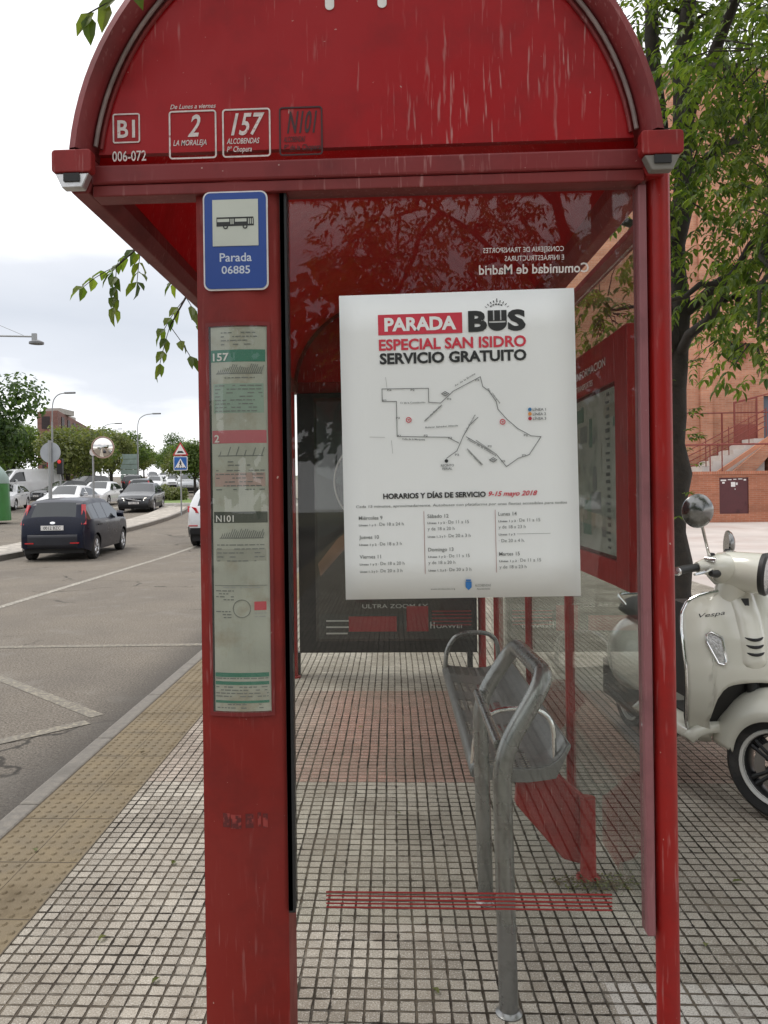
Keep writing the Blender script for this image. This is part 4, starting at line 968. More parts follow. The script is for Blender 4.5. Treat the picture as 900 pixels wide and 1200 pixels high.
for s in (-1, 1):
    b = MB(DK); b.xf = HS; b.tube([(-.085, s*.225, .022), (-.11, s*.30, .018), (-.125, s*.36, .014)], [.018, .019, .019], 12); gr = b.build('handle_grip', SC, smooth=True)
    b = MB(CHROME); b.xf = HS; b.lathe([(.0, .014), (.016, .012), (.02, 0), (.02, -.012)], 14, Matrix.Translation((-.127, s*.368, .013)) @ Matrix.Rotation(R(-s*75), 4, 'X')); sub(b, 'bar_end', gr, smooth=True)
    b = MB(CHROME); b.xf = HS; b.tube([(-.03, s*.20, .02), (-.035, s*.27, .012), (-.055, s*.36, .006)], [.009, .008, .006], 8); sub(b, 'brake_lever', gr, smooth=True)
    b = MB(CHROME); b.xf = HS; mz = .235 if s < 0 else .055; b.tube(rounded([(-.05, s*.135, .05), (-.055, s*.15, .07), (-.07, s*.26 if s < 0 else .20, mz)], .05), .0068, 8); mi = b.build('mirror', SC, smooth=True)
    b = MB(BLACK); b.xf = HS; b.lathe([(.022, 0), (.02, .03), (.012, .05)], 14, Matrix.Translation((-.05, s*.135, .035)), True); sub(b, 'mirror_boot', mi, smooth=True)
    b = MB(mat('tree_darkened_chrome', (.22, .22, .215), .2, 1)); b.xf = HS; b.lathe([(.0, .035), (.04, .03), (.066, .016), (.076, .0), (.074, -.008), (.0, -.008)], 28, Matrix.Translation((-.075, s*.295 if s < 0 else .225, mz+.045)) @ Matrix.Rotation(R(-42 if s < 0 else 26), 4, 'Z') @ RY @ Matrix.Scale(1.0 if s < 0 else .9, 4)); sub(b, 'mirror_housing', mi, smooth=True)  # housing chrome darkened in its colour to stand for dark trees mirrored in it
b = MB(CHROME); b.xf = HS; b.lathe([(.0, .028), (.012, .027), (.013, .0), (.011, -.02)], 12, Matrix.Translation((-.04, -.20, .062)) @ RY); b.build('switch_stub', SC, smooth=True)
b = MB(DK); b.xf = HS; b.tube([(-.02, -.135, -.004), (-.015, -.175, -.002), (-.03, -.21, .0)], [.018, .02, .012], 10); b.build('switch_block', SC, smooth=True)
# floor, body, seat
b = MB(CREAM); b.grid(lambda u, v: (-.22-.62*u, (-1+2*v)*(.235-.03*math.sin(math.pi*u)), .325-.05*(abs(-1+2*v)**6)+.02*(1-u)**4*2), 14, 13); fl = b.build('floorboard', SC, smooth=True, solid=.05)
b = MB(DK); b.box(-.78, -.30, -.12, .12, .352, .360); sub(b, 'floor_mat', fl)
b = MB(CREAM)
def tail(u, v):
    a = -.72-.76*u; th = math.pi*(-.15+1.30*v); k = math.sin(math.pi*min(1, .14+.80*u))**.55
    wd = .275*k*(1-.12*u); top = .70+.07*math.sin(math.pi*(.2+.6*u)); zc = .50+.03*u
    return (a, wd*math.cos(th), zc+(top-zc)*math.sin(th)*k if math.sin(th) > 0 else zc+(.16)*math.sin(th)*2*k)
b.grid(tail, 22, 26); b.build('rear_body', SC, smooth=True, solid=.006, angle=80)
b = MB(CREAM); b.box(-.80, -.70, -.15, .15, .33, .72); b.build('seat_support', SC, bevel=.03)
b = MB(mat('seat_vinyl', (.015, .015, .016), .5, bump=.1))
b.grid(lambda u, v: (-.64-.78*u, (-1+2*v)*.155*math.sin(math.pi*min(1, .12+.84*u))**.4, .74+.105*(1-abs(-1+2*v)**3)*math.sin(math.pi*min(1, .1+.86*u))**.5), 18, 13); b.build('seat', SC, smooth=True, solid=.03)
b = MB(CHROME); b.tube(rounded([(-1.20, -.12, .78), (-1.42, -.10, .83), (-1.42, .10, .83), (-1.20, .12, .78)], .08), .011, 8); b.build('grab_rail', SC, smooth=True)
b = MB(mat('red_lens', (.35, .01, .01), .15)); b.box(-1.50, -1.465, -.05, .05, .58, .66); b.build('tail_light', SC, bevel=.012)
b = MB(DK); b.box(-1.5, -.85, -.16, .16, .20, .42); b.tube([(-.55, .12, .30), (-.62, .18, .02)], .012, 8); b.tube([(-.55, -.12, .30), (-.62, -.18, .02)], .012, 8); b.build('engine_unit', SC, bevel=.03)
b = MB(DK); b.tube([(-1.0, -.12, .20), (-1.25, -.13, .22), (-1.45, -.13, .24)], [.035, .045, .04], 14); b.build('silencer', SC, smooth=True)

# ------------------------------------------------------------------ trees
def limb(b, p0, p1, r0, r1, seg=5, wob=.1, rnd=random, n=9):
    P0, P1 = Vector(p0), Vector(p1); pts = []; rs = []
    for i in range(seg+1):
        t = i/seg; p = P0.lerp(P1, t)
        if 0 < i < seg: p = p+Vector((rnd.uniform(-wob, wob), rnd.uniform(-wob, wob), rnd.uniform(-wob, wob)*.5))
        pts.append(p); rs.append(r0+(r1-r0)*t)
    b.tube(pts, rs, n); return pts
def leaflet(b, p, d, n, L_, W_):
    """pointed leaf, folded on its midrib"""
    d = d.normalized(); sd = d.cross(n).normalized(); nn = sd.cross(d)
    a = p; m1 = p+d*L_*.35+nn*L_*.03; m2 = p+d*L_*.72-nn*L_*.02; t = p+d*L_-nn*L_*.12
    e = nn*W_*.18
    b.v += [tuple(q) for q in (a, m1+sd*W_*.5+e, m2+sd*W_*.36+e, t, m2-sd*W_*.36+e, m1-sd*W_*.5+e, m1, m2)]
    o = len(b.v)-8
    for f in ((0, 6, 1), (6, 7, 2, 1), (7, 3, 2), (0, 5, 6), (6, 5, 4, 7), (7, 4, 3)): b.f.append(tuple(o+i for i in f)); b.fm.append(b.cur)
def spray(b, tw, p, d, rnd, nleaf=9, L_=.10, W_=.04, ln=.28):
    """a drooping compound leaf: rachis with paired leaflets"""
    d = Vector(d).normalized(); q = Vector(p); pts = [q.copy()]; step = ln/(nleaf/2)
    side = d.cross(Vector((0, 0, 1))); side = side.normalized() if side.length > .05 else Vector((1, 0, 0))
    for i in range(nleaf//2):
        d = (d+Vector((0, 0, -.14))).normalized(); q = q+d*step; pts.append(q.copy())
        for s in (-1, 1):
            ld = (d*.55+side*s*rnd.uniform(.6, 1)+Vector((0, 0, rnd.uniform(-.7, -.1)))).normalized(); nrm = Vector((rnd.uniform(-.5, .5), rnd.uniform(-.5, .5), 1))
            leaflet(b, q, ld, nrm, L_*rnd.uniform(.75, 1.15), W_*rnd.uniform(.8, 1.15))
    leaflet(b, q, d, Vector((rnd.uniform(-.4, .4), rnd.uniform(-.4, .4), 1)), L_*1.1, W_)
    if tw: tw.tube(pts, .0022, 4, cap=False)
def ash_tree(name, label, loc, seed, blobs, limbs, group=None, per=1.0, nlow=0):
    rnd = random.Random(seed); t = thing(name, label, 'tree', loc, 0, group)
    b = MB(BARK); tips = []
    for (p0, p1, r0, r1) in limbs: tips.append(limb(b, p0, p1, r0, r1, 8, .05, rnd, 14))
    lf = MB(LEAF_NEAR)
    for (c, rad, cnt) in blobs:
        c = Vector(c)
        near = min((q for L_ in tips for q in L_), key=lambda q: (q-c).length)
        limb(b, near, c, .035, .01, 6, .12, rnd, 7)
        for i in range(int(cnt*per)):
            v = Vector((rnd.gauss(0, 1), rnd.gauss(0, 1), rnd.gauss(0, 1))).normalized()*rnd.random()**.5
            p = c+Vector((v.x*rad[0], v.y*rad[1], v.z*rad[2]))
            d = Vector((v.x*.6+rnd.uniform(-.6, .6), v.y*.6+rnd.uniform(-.6, .6), rnd.uniform(-.7, .35)))
            spray(lf, None, p, d, rnd, rnd.choice((7, 9, 9, 11)), rnd.uniform(.085, .12), rnd.uniform(.034, .046), rnd.uniform(.22, .34))
            if i % 4 == 0: b.tube([c+(p-c)*.35, c+(p-c)*.75+Vector((rnd.uniform(-.05, .05), 0, .04)), p], [.008, .005, .003], 5, cap=False)
    for i in range(nlow):
        z = rnd.uniform(1.0, 3.2); a = rnd.uniform(0, 6.3); spray(lf, None, (.12*math.cos(a), .12*math.sin(a), z), (math.cos(a), math.sin(a), .5), rnd, 7, .08, .034, .18)
    tr = b.build('trunk', t, smooth=True, angle=60); lf.build('crown', t)
    return t
# the tree right of the shelter: two stems and a loose crown hanging over the pavement
blobs = []
rb = random.Random(21)
for i in range(30):
    a = rb.uniform(0, 6.28); rr = rb.uniform(.6, 4.3); blobs.append(((rr*math.cos(a), rr*math.sin(a)-1.0, rb.uniform(5.2, 9.6)), (rb.uniform(.8, 1.4), rb.uniform(.8, 1.4), rb.uniform(.5, .9)), 75))
blobs += [((.3, -2.2, 3.7), (.9, 1.0, .75), 150), ((.5, -.8, 3.5), (.8, .7, .6), 90), ((1.1, -.8, 4.2), (.9, .9, .7), 130), ((-.3, -1.0, 4.5), (.7, .9, .7), 110), ((.9, .5, 3.4), (.9, .8, .55), 70), ((.75, -2.0, 2.6), (.35, .4, .25), 22),
          ((.2, -1.5, 5.2), (1.0, 1.0, .7), 130), ((1.3, .3, 5.4), (1.0, 1.0, .7), 110), ((-.2, -2.5, 2.75), (.3, .4, .4), 26), ((.45, -2.9, 2.35), (.35, .3, .16), 12), ((.25, -2.6, 2.95), (.5, .5, .35), 60), ((1.2, -2.0, 3.0), (.35, .5, .3), 22), ((1.5, -.9, 2.75), (.4, .4, .15), 12)]
LB = [((0, 0, -.05), (-.02, 0, 2.6), .185, .15), ((-.02, 0, 2.5), (-.10, .05, 5.2), .115, .10), ((-.10, .05, 5.1), (-.3, .1, 9.3), .10, .04), ((.0, 0, 2.5), (.10, -.05, 5.3), .125, .11), ((.10, -.05, 5.2), (.22, -.2, 9.6), .11, .04),
      ((.05, 0, 3.4), (1.6, -1.2, 4.6), .07, .03), ((.05, -.1, 3.0), (.3, -2.0, 4.0), .06, .025), ((-.2, 0, 4.4), (-2.2, -1.6, 6.3), .07, .03), ((.2, 0, 5.0), (2.6, .8, 7.0), .07, .03), ((0, 0, 4.6), (-.4, 2.6, 6.6), .07, .03), ((.1, -.1, 5.4), (.2, -3.2, 7.2), .07, .03)]
tree_r = ash_tree('ash_tree', 'leafy tree with forked dark trunk rising behind the scooter', (3.24, 9.15, 0), 3, blobs+[((-1.1, -1.2, 3.25), (.55, .6, .4), 60), ((-.2, -2.9, 4.9), (.8, .9, .6), 90), ((.9, -2.6, 5.4), (.8, .9, .6), 90)], LB, per=.95, nlow=40)
# a long low branch of it crossing behind the roof and drooping on the road side
rnd = random.Random(5); b = MB(BARK); lf = MB(LEAF_NEAR); base = Vector((3.24, 9.15, 0))
pts = [Vector(q)-base for q in ((3.25, 9.1, 4.3), (2.0, 7.6, 4.1), (.4, 6.0, 3.75), (-.7, 5.0, 3.45), (-1.15, 4.6, 3.2), (-1.42, 4.45, 2.92), (-1.55, 4.4, 2.78))]
b.tube(pts, [.05, .04, .03, .020, .013, .008, .005], 7)
pts2 = [Vector(q)-base for q in ((-.95, 4.8, 3.3), (-1.10, 4.6, 2.9), (-1.18, 4.5, 2.62), (-1.27, 4.48, 2.45))]; b.tube(pts2, [.012, .009, .006, .004], 6)
for q, d, n_ in ((pts[4], (-.4, -.1, -.6), 9), (pts[5], (-.6, 0, -.3), 9), (pts[5], (-.1, -.2, -.9), 9), (pts[6], (-.7, 0, -.2), 7), (pts[6], (-.1, 0, -.9), 9), (pts2[1], (-.6, 0, -.3), 9), (pts2[1], (.3, 0, -.9), 7), (pts2[2], (-.5, 0, -.5), 7), (pts2[2], (.4, 0, -.6), 9), (pts2[3], (-.3, 0, -.8), 7), (pts2[3], (.5, 0, -.6), 5)):
    spray(lf, b, q, d, rnd, n_, .105, .046, .26)
bo = b.build('low_branch', tree_r, smooth=True); lf.build('branch_leaves', bo)
# the tree behind the photographer whose twigs hang over the roof end
blobs = []
rb = random.Random(33)
for i in range(26):
    a = rb.uniform(0, 6.28); rr = rb.uniform(.4, 3.6); blobs.append(((rr*math.cos(a)+.1, rr*math.sin(a)-1.5, rb.uniform(3.6, 7.2)), (rb.uniform(.7, 1.2), rb.uniform(.7, 1.2), rb.uniform(.5, .9)), 46))
blobs += [((-1.6, -.6, 3.6), (.9, .8, .5), 60), ((-2.3, -1.6, 4.4), (.9, .8, .6), 60), ((-1.0, -1.2, 4.6), (.9, .8, .7), 60), ((.0, -.4, 3.9), (.9, .8, .6), 60), ((-2.6, -2.4, 3.4), (.7, .7, .5), 40)]
LB2 = [((0, 0, -.05), (.05, 0, 3.0), .2, .15), ((.05, 0, 2.9), (-.3, -.2, 7.5), .14, .04), ((.05, 0, 2.9), (.9, -.6, 7.0), .10, .03), ((0, 0, 3.0), (-2.2, -1.6, 5.4), .05, .015), ((0, 0, 3.2), (-1.2, 1.4, 4.6), .045, .015), ((0, 0, 4.0), (.4, -2.9, 6.2), .07, .03)]
tree_b = ash_tree('ash_tree', 'tree reflected in the end glass, its twig hanging over the roof rim', (2.3, -4.2, 0), 8, blobs, LB2, per=1.8)
rnd = random.Random(15); b = MB(BARK); lf = MB(LEAF_NEAR); base = Vector((2.3, -4.2, 0))
pts = [Vector(q)-base for q in ((1.9, -4.1, 3.6), (1.0, -1.5, 4.3), (.1, .6, 4.0), (-.35, 1.5, 3.4), (-.48, 1.78, 2.98), (-.56, 1.84, 2.78))]
b.tube(pts, [.05, .035, .022, .012, .005, .003], 7)
for (x, y, z), d in (((-.60, 1.84, 2.76), (-.5, 0, -.85)), ((-.64, 1.86, 2.69), (-.85, .1, -.5)), ((-.665, 1.86, 2.675), (-.3, 0, -.95)), ((-.705, 1.87, 2.66), (-.7, 0, -.75)), ((-.72, 1.87, 2.655), (.05, 0, -1)), ((-.545, 1.82, 2.79), (.1, 0, -1)), ((-.50, 1.82, 2.80), (.25, 0, -1)), ((-.62, 1.86, 2.72), (.5, 0, -.8))):
    leaflet(lf, Vector((x, y, z))-base, Vector(d), Vector((.2, -1, .5)), .072, .036)
b.tube([Vector(q)-base for q in ((-.56, 1.84, 2.79), (-.64, 1.86, 2.69), (-.725, 1.87, 2.655))], .0018, 5)
for q, d in ((pts[3], (-.4, -.4, -.3)), (pts[2], (.4, .2, .1)), (pts[2], (-.6, 0, .2)), (pts[1], (.5, .3, .2)), (pts[4], (.3, -.3, .3))): spray(lf, b, q, d, rnd, 9, .08, .035, .25)
bo = b.build('low_branch', tree_b, smooth=True); lf.build('branch_leaves', bo)

# unseen tree added on the right to shade the pavement and show in the chrome
t3 = thing('ash_tree', 'unseen tree added right of the camera to shade the scooter and its pavement', 'tree', (5.3, .6, 0))
t3.rotation_euler = (0, 0, 2.1)
for ch in list(tree_r.children):
    if ch.name.startswith(('trunk', 'crown')): c = ch.copy(); COL.objects.link(c); c.parent = t3
# distant street trees: three crown shapes, each a trunk with limbs and thousands of leaf faces
def crown_mesh(seed, blobs, leaf, cnt, mt, name='crown'):
    rnd = random.Random(seed); b = MB(mt)
    tot = sum(r*r for _, r in blobs)
    for (c, r) in blobs:
        for i in range(int(cnt*r*r/tot)):
            v = Vector((rnd.gauss(0, 1), rnd.gauss(0, 1), rnd.gauss(0, 1))).normalized()*(r*(.55+.5*rnd.random())*(1 if rnd.random() < .8 else rnd.random()))
            p = Vector(c)+Vector((v.x, v.y, v.z*.85)); n = (v.normalized()+Vector((rnd.uniform(-.9, .9), rnd.uniform(-.9, .9), rnd.uniform(-.3, .9)))).normalized()
            t = n.cross(Vector((rnd.uniform(-1, 1), rnd.uniform(-1, 1), rnd.uniform(-1, 1)))).normalized(); s = n.cross(t); k = leaf*rnd.uniform(.6, 1.3)
            o = len(b.v); b.v += [tuple(p-t*k*.5), tuple(p+s*k*.32+n*k*.1), tuple(p+t*k*.6), tuple(p-s*k*.32+n*k*.1)]; b.f.append((o, o+1, o+2, o+3)); b.fm.append(b.cur)
    return b
def street_tree(seed, h, rad, mt, label, cnt=3200, leaf=.34, base=1.6, name='street_tree', group='street trees along the far pavement'):
    rnd = random.Random(seed); blobs = []
    for i in range(11):
        a = rnd.uniform(0, 6.28); q = rnd.uniform(.15, .75)*rad; z = rnd.uniform(base+.2*h, h*.86); blobs.append(((q*math.cos(a), q*math.sin(a), z), rnd.uniform(.34, .55)*rad))
    blobs.append(((0, 0, h*.55), rad*.7))
    t = thing(name, label, 'tree', (0, 0, 0), 0, group)
    b = MB(BARK); b.tube([(0, 0, -.1), (.05, 0, base), (0, .05, h*.6)], [.17, .14, .06], 9)
    for c, r in blobs[:7]: b.tube([(.02, 0, base*.95), tuple(Vector(c)*.5+Vector((0, 0, base*.5+.3))), c], [.08, .05, .02], 6)
    b.build('trunk', t, smooth=True); crown_mesh(seed+1, blobs, leaf, cnt, mt).build('crown', t)
    return t
protoA = street_tree(101, 8.2, 3.4, LEAF_DARK, 'tall dark green tree standing highest at the left edge', 9000, .27)
protoB = street_tree(202, 6.2, 3.0, LEAF_FAR, 'mid green round tree behind the white van', 6000, .27)
protoC = street_tree(303, 5.0, 2.5, LEAF_OLIVE, 'olive green tree behind the parked white cars', 5000, .25)
def put(o, x, y, s=1., rz=0., dz=0.): o.location = (x, y, zt(y)+dz); o.scale = (s, s, s); o.rotation_euler = (0, 0, rz)
TREES = [(protoA, None, -22.9, 42, 1.06, 0), (protoA, 'dark tree with ragged top partly cut off by the left edge', -26.5, 46, .9, 1.3),
         (protoB, None, -29.5, 60, 1.0, 0), (protoB, 'green tree between the van and the brown brick block', -26.8, 66, .92, 2.0), (protoB, 'bushy green tree below the brown brick block', -29.6, 74, .95, 4.0),
         (protoC, None, -24.4, 58, 1.05, 0), (protoC, 'olive tree below the brick block, left of the round mirror', -27.5, 70, 1.1, 1.5), (protoC, 'olive tree behind the pole of the round mirror', -29.0, 80, 1.15, 3.0),
         (protoB, 'green tree whose top shows just right of the round mirror', -30.5, 84, 1.12, 1.0), (protoB, 'green tree beside the direction board at the row end', -33.5, 98, 1.05, 3.2), (protoC, 'small far tree at the end of the left row', -40.5, 122, 1.1, .6),
         (protoA, 'dark far tree on the left above the parked cars', -36.5, 72, .8, 2.2), (protoB, 'smaller far tree past the tall lamp post', -48, 150, 1.0, 2.7), (protoB, 'green tree at the left edge behind the green container', -23.2, 37, .8, 5.1)]
for pr, lab, x, y, s, rz in TREES:
    o = pr if lab is None else copy_tree(pr)
    if lab: o['label'] = lab
    put(o, x, y, s, rz)
RT = [(-15.2, 60, .72, protoB, 'green tree right of the road, beside the column edge'), (-19.2, 72, .72, protoC, 'olive tree right of the road behind the crossing sign'), (-23.5, 88, .85, protoB, 'middle distance tree on the right side of the hill road'), (-28.0, 102, .85, protoB, 'farther green tree on the right side of the hill road'), (-33, 118, .9, protoA, 'dark far tree on the right side of the hill road'), (-39, 136, .8, protoB, 'small tree near the top of the hill road, right side'), (-47, 160, .8, protoB, 'smallest tree at the crest of the hill road'), (-12.0, 66, .62, protoA, 'dark tree right of the road hidden mostly by the column'), (-31, 124, 1.1, protoC, 'olive tree on the far right roadside slope')]
for x, y, s, pr, lab in RT:
    o = copy_tree(pr); o['label'] = lab; o['group'] = 'trees on the right of the hill road'; put(o, x, y, s, y)
# trees added behind the camera to darken light and reflections, lower on the left
rnd = random.Random(91); bl = []
for i in range(46):
    x = -34+i*1.35; bl.append(((x, -24+rnd.uniform(-4, 3)-abs(x)*.05, rnd.uniform(2.0, 7.5) if x > -6 else rnd.uniform(1.5, 4.0)), rnd.uniform(2.2, 3.6)))
o = crown_mesh(92, bl, .75, 15000, LEAF_DARK).build('treeline'); tag(o, 'unseen dark mass of trees added behind the camera to darken light and reflections', 'trees', None, 'stuff')
# low bush on the median lawn
tb = thing('bush', 'low spreading green bush on the median lawn', 'bush', (-14.6, 50, zt(50)+.02))
b = crown_mesh(55, [((-.9, 0, .32), .55), ((0, .2, .42), .7), ((.9, 0, .34), .6), ((.4, -.4, .3), .5), ((-.4, -.4, .3), .5)], .16, 2600, LEAF_OLIVE); b.build('foliage', tb)
b = MB(BARK); b.tube([(0, 0, -.05), (.1, 0, .4)], .04, 6); b.tube([(0, 0, 0), (-.7, 0, .35)], .03, 6); b.build('stem', tb)

# ------------------------------------------------------------------ brick building, low wall and stairs on the right
BRICK = brick_mat('orange_brick', (.47, .20, .115), (.58, .285, .175), (.48, .31, .23))
BRICK2 = brick_mat('low_wall_brick', (.33, .115, .06), (.40, .15, .085), (.36, .20, .14))
BRICK3 = brick_mat('brown_brick', (.15, .06, .047), (.19, .08, .062), (.2, .13, .11))
BB = thing('brick_building', 'tall orange brick building with round windows behind the low wall', 'building', (18, 30, .2))
b = MB(BRICK); hole = [circle(12.93, 6.42, .40, 28), circle(12.94, 9.30, .40, 28), circle(16.6, 6.42, .4, 28), circle(16.6, 9.3, .4, 28), [(13.90, 3.05), (13.90, 4.75), (15.1, 4.75), (15.1, 3.05)]]
b.flat([[(5.2, -.2), (34, -.2), (34, 17.0), (5.2, 17.0)]]+hole, .4, onplane(30.2)); b.box(5.2, 5.6, 30.402, 44, -.2, 17); b.box(33.6, 34, 30.402, 44, -.2, 17); part(b, 'wall', BB)
b = MB(BRICK); b.box(11.55, 11.98, 29.88, 29.997, .15, 16.4); b.box(15.0, 15.4, 29.88, 29.997, .15, 16.4); part(b, 'pilaster', BB)
b = MB(CONCRETE); b.box(5.1, 34.1, 29.9, 44, 17.002, 17.25); part(b, 'coping', BB)
WGL = mat('dark_window_glass', (.025, .03, .035), .12, 0, .3)
for cx, cz in ((12.93, 6.42), (12.94, 9.30), (16.6, 6.42), (16.6, 9.3)):
    b = MB(BRICK2); b.flat([circle(cx, cz, .47, 32), circle(cx, cz, .402, 32)], .06, onplane(29.975)); wo = part(b, 'window', BB)
    b = MB(WGL); b.prism(circle(cx, cz, .405, 28), .02, onplane(30.34)); part(b, 'window_pane', BB)
b = MB(mat('blue_grey_door', (.10, .13, .17), .4)); b.box(13.9, 15.1, 30.2, 30.25, 3.05, 4.75); part(b, 'door', BB)
LW = thing('low_brick_wall', 'low brick wall with maroon metal door in front of the building', 'wall', (18, 27, .2))
b = MB(BRICK2); b.flat([[(5.0, -.1), (30, -.1), (30, 1.80), (5.0, 1.80)], [(11.02, .47), (11.02, 1.69), (11.99, 1.69), (11.99, .47)]], .28, onplane(27.15)); part(b, 'wall', LW)
b = MB(brick_mat('soldier_course', (.34, .12, .065), (.42, .165, .095), (.36, .21, .15), 1, .075, .3)); b.box(4.97, 30.03, 26.98, 27.32, 1.802, 1.905); part(b, 'coping', LW)
b = MB(mat('maroon_door', (.085, .018, .022), .45, dirt=(.05, .01, .012), dscale=3)); b.box(11.022, 11.988, 27.05, 27.09, .472, 1.688); dr = part(b, 'door', LW)
b = MB(WHITE); rnd = random.Random(2)
for x, z, w_, h_ in ((11.08, 1.60, .18, .05), (11.13, 1.52, .08, .06), (11.32, 1.62, .12, .03), (11.5, 1.63, .10, .03), (11.66, 1.64, .14, .03), (11.84, 1.61, .08, .05), (11.42, 1.46, .14, .16), (11.58, 1.48, .06, .08), (11.54, 1.3, .03, .03)): b.box(x, x+w_, 27.044, 27.0495, z-h_/2, z+h_/2)
part(b, 'notice', LW)
ST_ = thing('outdoor_stairs', 'pale outdoor stairs climbing right behind the low brick wall', 'stairs', (12, 28.6, 1.2))
b = MB(mat('pale_terrazzo', (.60, .57, .53), .7, var=.08))
for i in range(9): b.box(9.9+i*.36, 10.26+i*.36, 28.35, 29.6, .2, 1.55+i*.19)
part(b, 'steps', ST_)
b = MB(BRICK); b.prism([(10.9, 1.2), (11.9, 1.85), (13.35, 3.05), (13.35, 2.6), (11.9, 1.0)][::-1], .18, onplane(28.34)); b.box(13.30, 17.5, 28.1, 29.8, .2, 3.02); part(b, 'stair_wall', ST_)
b = MB(mat('stair_string', (.50, .22, .13), .7)); b.prism([(11.2, 1.62), (13.30, 3.06), (13.30, 3.22), (11.2, 1.80)], .1, onplane(28.13)); part(b, 'stair_string', ST_)
RR = mat('rust_red_rail', (.20, .04, .03), .5)
RA = thing('stair_railing', 'rust red metal railing with mesh gate above the stairs', 'railing', (12, 28.3, 1.9))
b = MB(RR)
for dz in (0, .22, .44, .66): b.tube([(9.9, 28.32, 1.75+dz), (10.9, 28.32, 2.28+dz*.9), (13.2, 28.32, 3.5+dz*.9)], .018, 6)
for x in (10.3, 11.1, 11.9, 12.6, 13.2): b.tube([(x, 28.32, 1.5+(x-9.9)*.5), (x, 28.32, 2.5+(x-9.9)*.5)], .018, 6)
for x in (10.8, 11.2, 13.6): b.tube([(x, 27.2, 1.9), (x, 27.2, 2.80)], .02, 6)
b.tube([(9.8, 27.2, 2.82), (15.2, 27.2, 2.82)], .03, 8); b.tube([(10.4, 29.6, 4.10), (15.2, 29.6, 4.10)], .025, 8); b.tube([(12.20, 29.6, 1.9), (12.20, 29.6, 4.1)], .035, 8); b.tube([(11.75, 28.9, 1.9), (11.75, 28.9, 2.95)], .025, 8)
part(b, 'rail', RA)
b = MB(RR); b.flat([[(12.50, 2.75), (13.35, 2.75), (13.35, 4.65), (12.50, 4.45)], [(12.55, 2.80), (12.55, 4.40), (13.30, 4.59), (13.30, 2.80)]], .04, onplane(29.3)); b.tube([(12.5, 29.3, 4.45), (14.6, 29.3, 4.95)], .025, 6); part(b, 'gate_frame', RA)
b = MB(mat('rust_mesh', (.30, .085, .06), .6)); b.box(12.55, 13.30, 29.305, 29.31, 2.8, 3.65); part(b, 'gate_mesh', RA)
b = MB(RR)
for i in range(15): b.box(12.58+i*.05, 12.592+i*.05, 29.295, 29.304, 2.8, 4.5 if i > 4 else 4.4)
part(b, 'gate_bars', RA)

